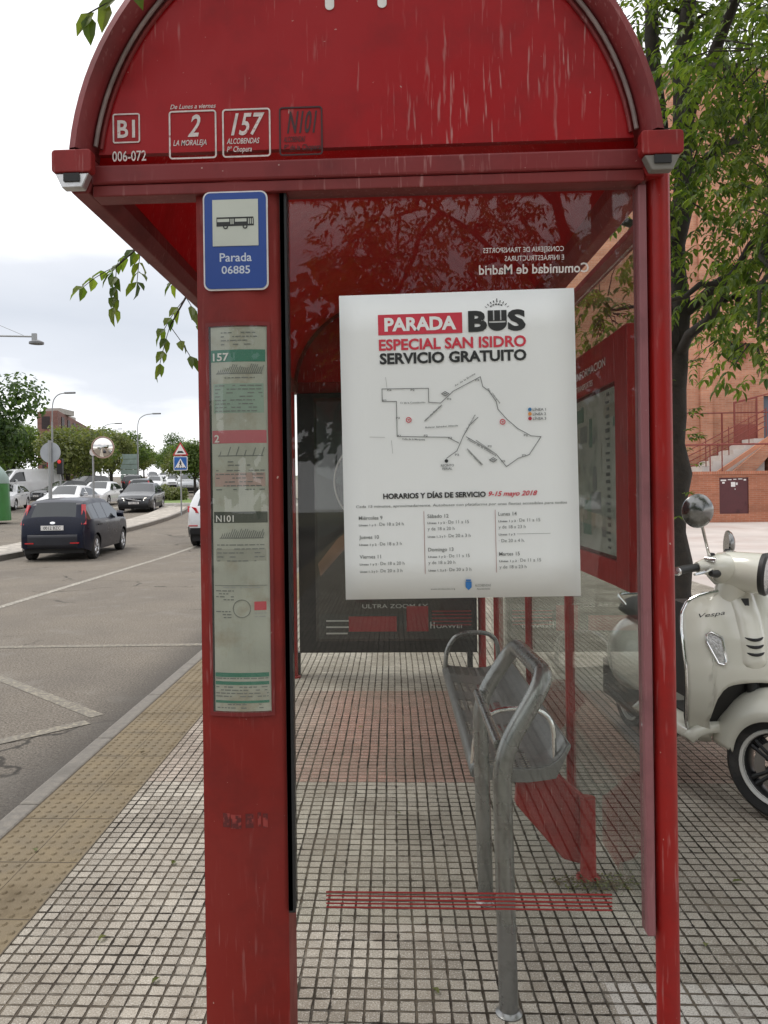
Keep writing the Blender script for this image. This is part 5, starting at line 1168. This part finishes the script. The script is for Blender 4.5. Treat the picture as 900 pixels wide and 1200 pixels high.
# ------------------------------------------------------------------ vehicles
def interp(tab, y):
    if y <= tab[0][0]: return tab[0][1]
    for (a, c), (d, e) in zip(tab, tab[1:]):
        if y <= d: return c+(e-c)*((y-a)/(d-a) if d > a else 0)
    return tab[-1][1]
def make_car(name, label, cat, paint, L_, W_, top, belt, glassr, wr=.31, wx=(-1.25, 1.24), sill=.24, lower=None, pillars=(), rim_mt=None, group='cars in the street', rear='hatch', plate=None, plate_front=False, lamps=None, tumble=.74):
    """car along +Y (front at +L/2). top: silhouette (y,z); glassr: (wind base, wind top, rear top, rear base) y values; belt: (y,z) window line"""
    t = thing(name, label, cat, (0, 0, 0), 0, group)
    ys = set(); h = L_/2
    n = 40
    for i in range(n+1): ys.add(round(-h+L_*i/n, 4))
    for y, _ in top: ys.add(round(y, 4))
    for y in glassr: ys.add(round(y, 4))
    for p in pillars: ys.add(round(p-.045, 4)); ys.add(round(p+.045, 4))
    RA_ = wr+.055
    for w0 in wx:
        for k in range(13): ys.add(round(w0+RA_*math.cos(math.pi*k/12), 4))
    ys = sorted(ys); q = [ys[0]]
    for y in ys[1:]:
        if y-q[-1] > .012: q.append(y)
    ys = q
    def zb(y):
        z = sill + .10*max(0, (abs(y)-h+.35)/.35)
        for w0 in wx:
            d = abs(y-w0)
            if d < RA_: z = max(z, wr+math.sqrt(RA_*RA_-d*d)*.98)
        return z
    def plan(y):
        e = max(0., (abs(y)-(h-.55))/.55); return W_/2*(1-.17*e**2.2)
    NB_, NA_ = 6, 5
    def halfw(y, z, ztp):
        bz = interp(belt, y); k = 1-.045*((.62-z)/.4)**2 if z < .62 else 1-.02*((z-.62)/.3)
        if z > bz: k = k*(1-(1-tumble)*((z-bz)/.52)**1.05)
        if ztp-z < .045: k *= 1-.03*(1-(ztp-z)/.045)
        return plan(y)*k
    rowsL = []
    for y in ys:
        ztp = interp(top, y); bz = min(interp(belt, y), ztp); z0 = min(zb(y), bz-.03)
        zs = [z0+(bz-z0)*i/NB_ for i in range(NB_+1)]
        up = [bz+(ztp-bz)*f for f in (.06, .30, .55, .80, .92, 1.0)]
        zs += up; rowsL.append([(halfw(y, z, ztp), y, z) for z in zs])
    K = len(rowsL[0]); NC = 8
    body = MB(paint); wins = {}; wsb = MB(CARGLASS); rwb = MB(CARGLASS); lowb = MB(lower or paint)
    wb, wt, rt_, rb_ = glassr
    for i in range(len(ys)-1):
        ym = (ys[i]+ys[i+1])/2
        for s in (-1, 1):
            for j in range(K-1):
                p = [rowsL[i][j], rowsL[i+1][j], rowsL[i+1][j+1], rowsL[i][j+1]]; v = [(a*s, c, d) for a, c, d in p]
                if s > 0: v = v[::-1]
                tall = (interp(top, ym)-interp(belt, ym))
                isw = NB_+1 <= j <= NB_+3 and rb_+.10 < ym < wb-.10 and tall > .13 and not any(abs(ym-pp) < .05 for pp in pillars)
                tgt = wins.setdefault((s, sum(ym > pp for pp in pillars)), MB(CARGLASS)) if isw else (lowb if (lower and j < 2) else body); tgt.add(v, [(0, 1, 2, 3)])
        a, c = rowsL[i][-1], rowsL[i+1][-1]
        def tp(r, u):
            w_, y, z = r; return (w_*u, y, z+.045*(1-abs(u)**2.5)*min(1, max(.25, w_/.8)))
        for k in range(NC):
            u0, u1 = -1+2*k/NC, -1+2*(k+1)/NC
            v = [tp(a, u0), tp(a, u1), tp(c, u1), tp(c, u0)]; mid = 0 < k < NC-1
            tgt = wsb if (mid and wt+.02 < ym < wb-.02) else rwb if (mid and rb_+.02 < ym < rt_-.02) else body
            tgt.add(v, [(0, 1, 2, 3)])
    for i, s in ((0, 1), (len(ys)-1, -1)):                # ends
        r = rowsL[i]
        for j in range(K-1):
            v = [(-r[j][0], r[j][1], r[j][2]), (r[j][0], r[j][1], r[j][2]), (r[j+1][0], r[j+1][1], r[j+1][2]), (-r[j+1][0], r[j+1][1], r[j+1][2])]
            (lowb if (lower and j < 3) else body).add(v if s > 0 else v[::-1], [(0, 1, 2, 3)])
        a = r[-1]; v = [(a[0]*(-1+2*k/NC), a[1], a[2]+.045*(1-abs(-1+2*k/NC)**2.5)) for k in range(NC+1)]; body.add(v, [tuple(range(NC, -1, -1)) if s < 0 else tuple(range(NC+1))])
    bo = body.build('body', t, smooth=True, angle=38, weld=True)
    for bb, nm in [(q_, 'side_window') for q_ in wins.values()]+[(wsb, 'windscreen'), (rwb, 'rear_window')]:
        if bb.f: bb.build(nm, t, smooth=True, angle=50, weld=True)
    if lower and lowb.f: lowb.build('lower_cladding', t, smooth=True, angle=40, weld=True)
    b = MB(BLACK); b.box(-W_*.40, W_*.40, -h+.15, h-.15, .2, .62); b.box(-W_*.36, W_*.36, rb_+.35, wb-.3, .62, interp(belt, 0)-.02); b.build('underbody', t)
    for w0 in wx:
        for s in (-1, 1):
            x = s*(W_/2-.115); X = Matrix.Translation((x, w0, wr)) @ Matrix.Rotation(R(90*s), 4, 'Y')
            b = MB(TYRE); b.xf = X; b.lathe([(wr*.62, -.09), (wr*.9, -.1), (wr, -.07), (wr, .07), (wr*.9, .1), (wr*.62, .09), (wr*.55, .03), (0, .03)], 26); wo = b.build('wheel', t, smooth=True)
            b = MB(rim_mt or RIM); b.xf = X; b.lathe([(wr*.64, .088), (wr*.60, .095), (wr*.56, .07)], 26); b.lathe([(.0, .085), (.05, .08), (.06, .06)], 12)
            for k in range(7):
                a = 2*math.pi*k/7; b.tube([(.04*math.cos(a), .04*math.sin(a), .075), (wr*.59*math.cos(a), wr*.59*math.sin(a), .08)], [.022, .018], 6)
            sub(b, 'rim', wo, smooth=True)
    for s in (-1, 1):                                     # door mirrors
        b = MB(paint); zb_ = interp(belt, wb-.45)+.08; x = plan(0)*.97; b.grid(lambda u, v: (s*(x+.02+.17*u), wb-.50-.07*math.sin(math.pi*v), zb_-.03+.14*v*(1-.25*u)), 5, 6); b.build('door_mirror', t, smooth=True, solid=.05)
        b = MB(BLACK)
        for hy in [(p1+p0)/2-.25 for p0, p1 in zip((rb_+.5,)+tuple(pillars), tuple(pillars)+(wb-.2,))][:2]: b.box(s*(plan(hy)*1.003)-.012, s*(plan(hy)*1.003)+.012, hy-.08, hy+.08, interp(belt, hy)-.13, interp(belt, hy)-.105)
        b.build('door_handle', t)
    def endx(z, front): return (h if front else -h)
    if plate:
        b = MB(WHITE); s = plate; y = (h+.012) if s['front'] else -(h+.012)+s.get('dy', 0)
        b.box(-.26, .26, y-.008, y+.008, s['z']-.055, s['z']+.055); po = b.build('number_plate', t)
        b = MB(INK); b.text(s['t'], 0, s['z']-.036, .075, .40, 'c', .01, X=(Matrix.Translation((0, y-.0095, 0)) @ FRONT) if not s['front'] else (Matrix.Translation((0, y+.0095, 0)) @ Matrix.Rotation(math.pi, 4, 'Z') @ FRONT)); sub(b, 'plate_lettering', po)
    for (nm, mt, pts, th) in (lamps or []):
        for s in (-1, 1):
            b = MB(mt); v = [(s*x, y, z) for x, y, z in pts]; c = Vector((0, 0, 0))
            nrm = (Vector(v[1])-Vector(v[0])).cross(Vector(v[2])-Vector(v[0])).normalized()
            mid = sum((Vector(p) for p in v), Vector())/len(v)
            if nrm.dot(Vector((mid.x*.5, mid.y, 0))) < 0: nrm = -nrm
            n_ = len(v); vs = [tuple(Vector(p)-nrm*.03) for p in v]+[tuple(Vector(p)+nrm*th) for p in v]
            b.add(vs, [tuple(range(n_, 2*n_)), tuple(range(n_-1, -1, -1))]+[(i, (i+1) % n_, n_+(i+1) % n_, n_+i) for i in range(n_)]); b.build(nm, t, bevel=.008)
    t['_h'] = h; del t['_h']
    return t
def place(t, x, y, heading, dz=-.13):
    """heading: degrees from +Y, positive to the left"""
    sl = math.atan((zt(y+1)-zt(y-1))/2); t.location = (x, y, zt(y)+dz); t.rotation_euler = (sl*math.cos(R(heading)), 0, R(heading))
def paint(name, c, rough=.25, metal=0.): return mat(name, c, rough, metal, .35, var=.04, coat=.45)
TAIL = mat('red_tail_lens', (.42, .015, .02), .12, 0, .7); HEAD = mat('headlamp_lens', (.6, .62, .64), .08, .5, .9); HEADON = mat('lit_headlamp', (.8, .8, .75), .1, 0, .6, emit=((1, .93, .78), 2.2))
navy = mat('navy_paint', (.003, .005, .017), .3, 0, .25, var=.04, coat=.15); whitep = paint('white_car_paint', (.62, .63, .64)); blackp = paint('black_car_paint', (.012, .012, .014)); charcoal = paint('charcoal_paint', (.03, .032, .036), .3, .3); silver = paint('silver_paint', (.34, .35, .36), .3, .6)
HATCH_TOP = [(-1.96, .62), (-1.93, .86), (-1.88, 1.0), (-1.62, 1.36), (-1.48, 1.41), (-.7, 1.455), (0, 1.445), (.32, 1.41), (1.12, 1.0), (1.2, .965), (1.7, .86), (1.88, .74), (1.96, .55)]
HATCH_BELT = [(-1.96, .96), (-1.5, .96), (1.1, .90), (1.96, .86)]
fi = make_car('hatchback_car', 'dark navy hatchback seen from behind with red upright tail lamps', 'car', navy, 3.92, 1.69, HATCH_TOP, HATCH_BELT, (1.12, .34, -1.60, -1.87), .30, (-1.24, 1.25), .22, pillars=(-.30, -1.02),
    plate={'z': .80, 't': '0012 BZC', 'front': False, 'dy': .012},
    lamps=[('tail_light', TAIL, [(.655, -1.915, .86), (.755, -1.855, .86), (.675, -1.60, 1.32), (.595, -1.665, 1.33)], .028), ('headlight', HEAD, [(.45, 1.90, .62), (.72, 1.78, .64), (.70, 1.70, .80), (.48, 1.84, .78)], .02)])
b = MB(BLACK); b.tube([(.02, -1.86, 1.055), (.30, -1.83, 1.075), (.42, -1.81, 1.07)], .011, 6); b.build('rear_wiper', fi)
b = MB(CHROME); b.lathe([(.0, .01), (.06, .008), (.065, 0)], 20, Matrix.Translation((0, -1.925, .915)) @ Matrix.Rotation(R(75), 4, 'X') @ Matrix.Scale(.5, 4, (0, 1, 0))); b.build('emblem', fi, smooth=True)
b = MB(mat('dark_bumper', (.010, .011, .017), .5)); b.grid(lambda u, v: ((-1+2*u)*.725, -1.985+.10*abs(-1+2*u)**3, .34+.30*v), 15, 5); b.build('rear_bumper', fi, smooth=True, solid=.05)
for x in (-.62, .42): b = MB(TAIL); b.box(x, x+.2, -2.005, -1.95, .43, .46); b.build('rear_reflector', fi)
place(fi, -8.12, 19.95, 5)
SUV_TOP = [(-2.2, .75), (-2.17, 1.0), (-2.10, 1.15), (-1.85, 1.55), (-1.65, 1.62), (-.6, 1.67), (.3, 1.63), (1.1, 1.16), (1.25, 1.10), (1.95, .98), (2.15, .8), (2.2, .62)]
SUV_BELT = [(-2.2, 1.12), (-1.5, 1.08), (1.1, 1.03), (2.2, .98)]
sv = make_car('suv_car', 'white crossover car with black lower cladding cut off by the column', 'car', whitep, 4.4, 1.85, SUV_TOP, SUV_BELT, (1.1, .32, -1.82, -2.09), .35, (-1.3, 1.32), .30, lower=BLACKP, pillars=(-.25, -1.15),
    plate={'z': .9, 't': '4471 HKL', 'front': False, 'dy': .03}, lamps=[('tail_light', TAIL, [(.52, -2.19, .98), (.84, -2.07, 1.0), (.86, -2.02, 1.17), (.60, -2.15, 1.13)], .02)])
for x in (-.80, .55): b = MB(TAIL); b.box(x, x+.25, -2.215, -2.15, .62, .65); b.build('rear_reflector', sv)
place(sv, -4.85, 23.6, 1)
SED_TOP = [(-2.2, .66), (-2.17, .92), (-1.75, 1.0), (-1.15, 1.36), (-.4, 1.43), (.15, 1.41), (.95, 1.0), (1.1, .955), (1.9, .82), (2.14, .68), (2.2, .5)]
SED_BELT = [(-2.2, .93), (1.0, .92), (2.2, .9)]
def front_lamps(lit=False): return [('headlight', HEADON if lit else HEAD, [(.46, 2.17, .60), (.78, 1.98, .62), (.76, 1.93, .76), (.50, 2.10, .74)], .025)]
vo = make_car('saloon_car', 'black saloon car coming towards us with lit headlamps', 'car', charcoal, 4.4, 1.77, SED_TOP, SED_BELT, (.95, .17, -1.13, -1.75), .32, (-1.3, 1.32), .22, pillars=(-.2,), plate={'z': .50, 't': '7305 DFM', 'front': True}, lamps=front_lamps(True), lower=BLACKP)
b = MB(BLACKP); b.flat([[(-.36, .58), (.36, .58), (.40, .72), (-.40, .72)]], .05, Matrix.Translation((0, 2.16, 0)) @ FRONT)
b.build('grille', vo); b = MB(CHROME); b.tube([(-.36, 2.20, .60), (.36, 2.19, .71)], .012, 6); b.flat([circle(0, .655, .06, 18), circle(0, .655, .045, 18)], .02, Matrix.Translation((0, 2.20, 0)) @ FRONT); b.build('grille_badge', vo)
place(vo, -13.2, 40.9, 180+7)
def add_front(o, h=2.2):
    b = MB(BLACKP); b.flat([[(-.36, .60), (.36, .60), (.40, .70), (-.40, .70)]], .05, Matrix.Translation((0, h-.03, 0)) @ FRONT); b.box(-.5, .5, h-.02, h+.01, .32, .46); b.build('grille', o); return o
CARS = [('saloon_car', 'white saloon car waiting behind the round grey sign', whitep, -15.7, 37.5, 183, 's'), ('saloon_car', 'white saloon car beside the mirror pole, half hidden by the black saloon', whitep, -17.9, 47.5, 184, 's'),
        ('hatchback_car', 'dark hatchback behind the white saloon, near the mirror pole', blackp, -18.2, 56.5, 10, 'h'), ('suv_car', 'black tall car in the queue below the tall lamp post', blackp, -22.0, 66, 14, 'u'),
        ('saloon_car', 'dark grey car parked behind the white car in front of the trees', charcoal, -22.3, 52.5, 150, 's'), ('saloon_car', 'white saloon car parked front out beside the white van', whitep, -21.9, 43.6, 192, 's'),
        ('saloon_car', 'white saloon car behind the bush on the lawn', whitep, -22.0, 72, 190, 's'), ('hatchback_car', 'small white hatchback past the right end of the bush', whitep, -23.1, 82, 192, 'h'),
        ('suv_car', 'silver crossover facing us beyond the crossing sign', silver, -18.0, 68.5, 194, 'u'), ('hatchback_car', 'silver hatchback on the hill above the bush', silver, -29.5, 104, 197, 'h'), ('saloon_car', 'white saloon car far up on the hill road', whitep, -36.5, 124, 197, 's'),
        ('hatchback_car', 'dark hatchback far up on the hill road', blackp, -41.0, 133, 197, 'h'), ('saloon_car', 'pale car near the crest of the hill road', silver, -49.5, 160, 197, 's'), ('hatchback_car', 'white hatchback parked at the right of the hill road', whitep, -30.5, 122, 17, 'h'), ('saloon_car', 'grey car parked at the right of the hill road', charcoal, -25.3, 108, 17, 's'), ('suv_car', 'black car parked left of the white saloons under the trees', blackp, -24.6, 62, 160, 'u')]
for nm, lab, pt, x, y, hd, kind in CARS:
    if kind == 's': o = make_car(nm, lab, 'car', pt, 4.4, 1.77, SED_TOP, SED_BELT, (.95, .17, -1.13, -1.75), .32, (-1.3, 1.32), .22, pillars=(-.2,), lamps=front_lamps()+[('tail_light', TAIL, [(.5, -2.18, .72), (.82, -2.0, .72), (.82, -2.0, .88), (.5, -2.17, .88)], .015)], plate={'z': .5, 't': '2864 GKP', 'front': True}); add_front(o)
    elif kind == 'h': o = make_car(nm, lab, 'car', pt, 3.92, 1.69, HATCH_TOP, HATCH_BELT, (1.12, .34, -1.60, -1.87), .30, (-1.24, 1.25), .22, pillars=(-.30, -1.02), lamps=[('tail_light', TAIL, [(.655, -1.915, .86), (.755, -1.855, .86), (.675, -1.60, 1.32), (.595, -1.665, 1.33)], .028), ('headlight', HEAD, [(.45, 1.90, .62), (.72, 1.78, .64), (.70, 1.70, .80), (.48, 1.84, .78)], .02)]); add_front(o, 1.96)
    else: o = make_car(nm, lab, 'car', pt, 4.4, 1.85, SUV_TOP, SUV_BELT, (1.1, .32, -1.82, -2.09), .35, (-1.3, 1.32), .30, lower=BLACKP, pillars=(-.25, -1.15), lamps=[('tail_light', TAIL, [(.52, -2.19, .98), (.84, -2.07, 1.0), (.86, -2.02, 1.17), (.60, -2.15, 1.13)], .02), ('headlight', HEAD, [(.5, 2.16, .74), (.82, 1.97, .76), (.80, 1.92, .90), (.52, 2.10, .88)], .025)]); add_front(o)
    place(o, x, y, hd)
# white van
VAN_TOP = [(-2.6, 1.2), (-2.58, 2.0), (-2.45, 2.12), (.9, 2.12), (1.15, 2.04), (1.85, 1.28), (2.0, 1.16), (2.5, .98), (2.6, .7)]
VAN_BELT = [(-2.6, 1.22), (1.7, 1.20), (2.6, 1.1)]
vn = make_car('delivery_van', 'white delivery van parked front left under the trees', 'van', whitep, 5.2, 2.0, VAN_TOP, VAN_BELT, (1.85, 1.17, -2.55, -2.58), .33, (-1.6, 1.65), .28, lower=None, pillars=(-2.3, -2.2, -2.1, -2.0, -1.9, -1.8, -1.7, -1.6, -1.5, -1.4, -1.3, -1.2, -1.1, -1.0, -.9, -.8, -.7, -.6, -.5, -.4, -.3, -.2, -.1, 0, .1, .2, .3, .4, .5), group='vans in the street', lamps=[('headlight', HEAD, [(.55, 2.56, .80), (.90, 2.36, .82), (.88, 2.30, 1.0), (.58, 2.50, .98)], .025)], tumble=.86)
add_front(vn, 2.6)
b = MB(BLACKP); b.box(-.95, .95, 2.52, 2.64, .35, .55); b.build('bumper', vn, bevel=.03)
place(vn, -26.6, 56.0, 145, -.0)
# ------------------------------------------------------------------ street furniture
POLE = mat('galvanised_pole', (.30, .31, .31), .5, .5, var=.1)
def lamp_post(label, x, y, h, reach, dirx):
    t = thing('street_lamp', label, 'street lamp', (x, y, zt(y)), 0, 'street lamps along the avenue')
    b = MB(POLE); b.tube([(0, 0, 0), (0, 0, 1.2), (0, 0, h-2.0)], [.10, .085, .06], 10); b.lathe([(.16, 0), (.16, .05), (.1, .1)], 12); b.build('pole', t, smooth=True)
    b = MB(POLE); b.tube(rounded([(0, 0, h-2.05), (.04*dirx, 0, h-.5), (reach*.45*dirx, 0, h-.02), (reach*dirx, 0, h+.06)], .9, 8), .04, 8); b.build('arm', t, smooth=True)
    b = MB(mat('lamp_head_grey', (.16, .165, .17), .5)); b.grid(lambda u, v: (dirx*(reach-.05+.75*u), .15*math.cos(2*math.pi*v)*(.5+.5*math.sin(math.pi*min(1, .2+.7*u))), h+.06+.07*math.sin(2*math.pi*v)), 7, 12); b.build('lamp_head', t, smooth=True)
    return t
lamp_post('curved arm street lamp rising over the trees left of the brick block', -24.2, 55, 8.0-zt(55)+1.0-.5, 1.0, 1)
lamp_post('tall curved arm street lamp standing alone against the white sky', -23.6, 72, 8.5-zt(72)+.1, 1.5, 1)
lamp_post('street lamp whose arm shows above the round mirror', -32.0, 85, 8.9-zt(85), 1.7, 1)
lamp_post('small far street lamp just right of the mirror', -42.3, 110, 10.2-zt(110), 1.7, 1)
lamp_post('farthest street lamp over the left tree row', -47.6, 130, 11.9-zt(130), 1.7, 1)
t = thing('street_lamp', 'suspended street lamp at the left edge on a straight horizontal arm', 'street lamp', (-16.9, 30, zt(30)), 0, 'street lamps along the avenue')
b = MB(POLE); b.tube([(0, 0, 0), (0, 0, 8.6)], [.11, .07], 10); b.build('pole', t, smooth=True)
b = MB(POLE); b.tube([(0, 0, 7.42), (3.05, 0, 7.30)], .035, 8); b.tube([(0, 0, 8.5), (2.6, 0, 7.36)], .01, 5); b.box(2.95, 3.13, -.05, .05, 7.16, 7.42); b.build('arm', t)
b = MB(mat('lamp_head_grey', (.16, .165, .17), .5)); b.lathe([(.0, .12), (.12, .1), (.28, .02), (.28, -.05), (.0, -.06)], 16, Matrix.Translation((3.12, 0, 7.06))); b.build('lamp_head', t, smooth=True)
# round sign seen from the back
t = thing('round_sign', 'grey back of a round traffic sign on a median pole', 'traffic sign', (-10.2, 23, zt(23)))
b = MB(mat('sign_back_grey', (.36, .38, .40), .5, .4)); b.lathe([(.0, 0), (.31, 0), (.31, .02), (.0, .02)], 28, Matrix.Translation((0, .05, 2.62)) @ RX); b.build('sign_disc', t)
b = MB(POLE); b.tube([(0, 0, 0), (0, 0, 2.98)], .055, 10); b.build('pole', t, smooth=True)
# convex mirror
t = thing('traffic_mirror', 'round convex traffic mirror with small white disc on a slim pole', 'traffic mirror', (-10.05, 26, zt(26)))
b = MB(mat('mirror_glass', (.75, .72, .68), .03, 1.0, var=.02)); b.lathe([(.0, .10), (.12, .09), (.24, .06), (.34, .0)], 32, Matrix.Translation((.36, -.06, 2.83)) @ Matrix.Rotation(R(12), 4, 'Z') @ RX); b.build('mirror_face', t, smooth=True)
b = MB(mat('mirror_rim', (.45, .30, .25), .5)); b.lathe([(.335, .02), (.37, .02), (.37, -.04), (.0, -.05)], 32, Matrix.Translation((.36, -.06, 2.83)) @ Matrix.Rotation(R(12), 4, 'Z') @ RX); b.build('mirror_rim', t)
b = MB(POLE); b.tube([(0, 0, 0), (0, 0, 3.0)], .035, 8); b.tube([(0, 0, 2.83), (.3, 0, 2.83)], .025, 6); b.build('pole', t, smooth=True)
b = MB(WHITE); b.lathe([(.0, 0), (.13, 0), (.13, .015)], 20, Matrix.Translation((.03, -.05, 2.68)) @ RX); b.build('small_disc', t)
# pedestrian crossing signs
t = thing('crossing_sign', 'blue zebra crossing sign under a triangular hump warning sign', 'traffic sign', (-9.32, 34.3, zt(34.3)))
b = MB(POLE); b.tube([(0, 0, 0), (0, 0, 3.1)], .035, 8); b.build('pole', t, smooth=True)
z0 = 2.69-zt(34.3)
b = MB(WHITE); b.prism(rrect(-.31, .31, z0-.31, z0+.31, .04), .02, onplane(-.04)); sp_ = b.build('square_plate', t)
b = MB(mat('sign_blue_bright', (.01, .10, .36), .4)); b.prism(rrect(-.28, .28, z0-.28, z0+.28, .03), .006, onplane(-.0605)); sub(b, 'blue_field', sp_)
b = MB(WHITE); b.prism([(-.25, z0-.2), (.25, z0-.2), (0, z0+.22)], .004, onplane(-.067)); sub(b, 'white_triangle', sp_)
b = MB(INK); Q = onplane(-.0715); b.prism(circle(.0, z0+.10, .03, 12), .003, Q); b.prism([(-.02, z0+.07), (-.06, z0-.02), (-.02, z0-.03), (-.07, z0-.14), (-.03, z0-.14), (.01, z0-.05), (.05, z0-.14), (.08, z0-.13), (.03, z0-.02), (.06, z0+.0), (.02, z0+.07)], .003, Q)
for k in range(4): b.box(-.20+k*.11, -.13+k*.11, -.0745, -.0715, z0-.195, z0-.165)
sub(b, 'walker_pictogram', sp_)
z1 = 3.26-zt(34.3)
b = MB(mat('sign_red', (.45, .02, .03), .4)); b.prism([(-.35, z1-.22), (.35, z1-.22), (0, z1+.38)], .02, onplane(-.04)); tp_ = b.build('triangle_plate', t)
b = MB(WHITE); b.prism([(-.26, z1-.17), (.26, z1-.17), (0, z1+.28)], .005, onplane(-.0605)); sub(b, 'white_field', tp_)
b = MB(INK); b.prism([(-.16, z1-.11), (.16, z1-.11), (.09, z1-.02), (-.09, z1-.02)], .004, onplane(-.066)); sub(b, 'hump_pictogram', tp_)
# direction board, container, bollards, red banner, no entry sign
t = thing('direction_board', 'pale green direction board at the end of the tree row', 'road sign', (-25.4, 75, zt(75)))
b = MB(mat('pale_green_board', (.28, .36, .33), .5))
for k in range(5): b.box(-.9, .9, -.02, .02, 1.0+k*.5, 1.46+k*.5)
b.build('board', t); b = MB(POLE)
for x in (-.7, .7): b.tube([(x, .05, 0), (x, .05, 3.5)], .05, 8)
b.build('post', t)
t = thing('recycling_container', 'green bottle bank container at the left edge', 'container', (-16.75, 32.2, zt(32.2)))
b = MB(mat('green_plastic', (.03, .16, .035), .45)); b.grid(lambda u, v: (.72*math.cos(2*math.pi*v)*(1-.10*u), .72*math.sin(2*math.pi*v)*(1-.10*u), 1.55*u), 6, 20); b.build('container_body', t, smooth=True)
b = MB(mat('grey_green_lid', (.22, .30, .27), .5)); b.lathe([(.66, 1.55), (.64, 1.8), (.5, 2.05), (.25, 2.35), (0, 2.4)], 20); b.build('lid', t, smooth=True)
t = thing('bollard', 'dark green metal bollard beside the green container', 'bollard', (-17.8, 35.5, zt(35.5)))
b = MB(mat('bollard_paint', (.035, .05, .045), .5)); b.lathe([(.14, 0), (.14, .1), (.11, .14), (.11, .7), (.13, .74), (.12, .86), (.0, .9)], 14, Matrix.Identity(4)); o = b.build('bollard_post', t, smooth=True)
t = thing('banner', 'small red flag standing behind the van roof', 'flag', (-26.6, 60, zt(60)))
b = MB(mat('banner_red', (.55, .03, .03), .6)); b.grid(lambda u, v: (.6*u-.3, .05*math.sin(u*5), 2.0+.8*v-.25*abs(u-.4)), 7, 5); b.build('cloth', t, smooth=True, solid=.02); b = MB(POLE); b.tube([(-.3, 0, 0), (-.3, 0, 2.85)], .03, 6); b.build('pole', t)
t = thing('traffic_light', 'small traffic light just right of the grey round sign', 'traffic light', (-17.2, 40, zt(40)))
b = MB(POLE); b.tube([(0, 0, 0), (0, 0, 2.6)], .05, 8); b.build('pole', t); b = MB(BLACKP); b.box(-.14, .14, -.12, .12, 1.85, 2.65); b.build('signal_box', t, bevel=.02)
b = MB(mat('red_signal', (.5, .02, .02), .3, emit=((1, .05, .03), .25))); b.lathe([(.0, .02), (.09, .01), (.1, 0)], 14, Matrix.Translation((0, -.125, 2.5)) @ RX); b.build('red_lamp', t)
# far brick block on the left
t = thing('apartment_block', 'brown brick apartment block above the left tree row', 'building', (-40, 98, zt(98)))
b = MB(BRICK3); b.add([(-40.0, 87, 0), (-37.2, 86, 0), (-44.5, 116, 0), (-48, 118, 0), (-40.0, 87, 10.6), (-37.2, 86, 10.6), (-44.5, 116, 10.6), (-48, 118, 10.6)], [(0, 4, 5, 1), (1, 5, 6, 2), (2, 6, 7, 3), (3, 7, 4, 0), (4, 7, 6, 5)]); part(b, 'wall', t)
b = MB(CONCRETE); b.box(-40.2, -38.2, 89, 93, 10.6, 11.2); b.box(-45, -42.5, 100, 104, 10.6, 11.5); part(b, 'roof', t)
d = Vector((-7.3, 30, 0)).normalized()
FARW = mat('far_window', (.05, .04, .04), .5, 0, .1)
for fl_ in range(3):
    for k in range(7):
        p = Vector((-37.2, 86, 0))+d*(2.2+k*4.1); nx = Vector((d.y, -d.x, 0)); zz = 3.2+fl_*2.7
        b = MB(FARW); b.add([tuple(p+nx*.05+Vector((0, 0, zz))), tuple(p+d*1.7+nx*.05+Vector((0, 0, zz))), tuple(p+d*1.7+nx*.05+Vector((0, 0, zz+1.5))), tuple(p+nx*.05+Vector((0, 0, zz+1.5)))], [(0, 1, 2, 3)]); part(b, 'window', t, solid=.06)
for fl_ in range(3):
    for k in range(1):
        x = -39.2+k*1.9; zz = 3.2+fl_*2.7; y_ = 86.45
        b = MB(FARW); b.box(x, x+1.0, y_-.08, y_-.02, zz, zz+1.4); part(b, 'window', t)
# leaf litter round the bench foot and on the pavement
rnd = random.Random(77); b = MB(mat('dry_leaf', (.09, .065, .03), .8, var=.4, vscale=40)); b2 = LEAF_OLIVE
for i in range(330):
    a = rnd.gauss(0, .075); c = rnd.gauss(0, .035); p = Vector((.755+a*1.0, 2.98+c, .004+abs(rnd.gauss(0, .006)))); b.m(b2 if rnd.random() < .5 else MATS['dry_leaf'])
    leaflet(b, p, Vector((rnd.uniform(-1, 1), rnd.uniform(-1, 1), rnd.uniform(0, .3))), Vector((rnd.uniform(-.3, .3), rnd.uniform(-.3, .3), 1)), rnd.uniform(.008, .03), rnd.uniform(.005, .014))
for x, y in ((-.98, 2.6), (-.72, 3.9), (-.9, 3.1), (-.75, 2.35), (.1, 2.35), (.02, 3.6), (-1.1, 4.6), (-.62, 2.75), (1.0, 2.6), (1.25, 3.0), (-.2, 4.9), (-1.5, 3.2), (-1.45, 4.4)):
    b.m(MATS['dry_leaf'] if rnd.random() < .5 else b2); leaflet(b, Vector((x, y, .007)), Vector((rnd.uniform(-1, 1), rnd.uniform(-1, 1), .1)), Vector((rnd.uniform(-.3, .3), 0, 1)), rnd.uniform(.025, .045), rnd.uniform(.015, .022))
o = b.build('leaf_litter'); tag(o, 'dry leaves and weeds gathered round the bench foot', 'leaf litter', None, 'stuff')
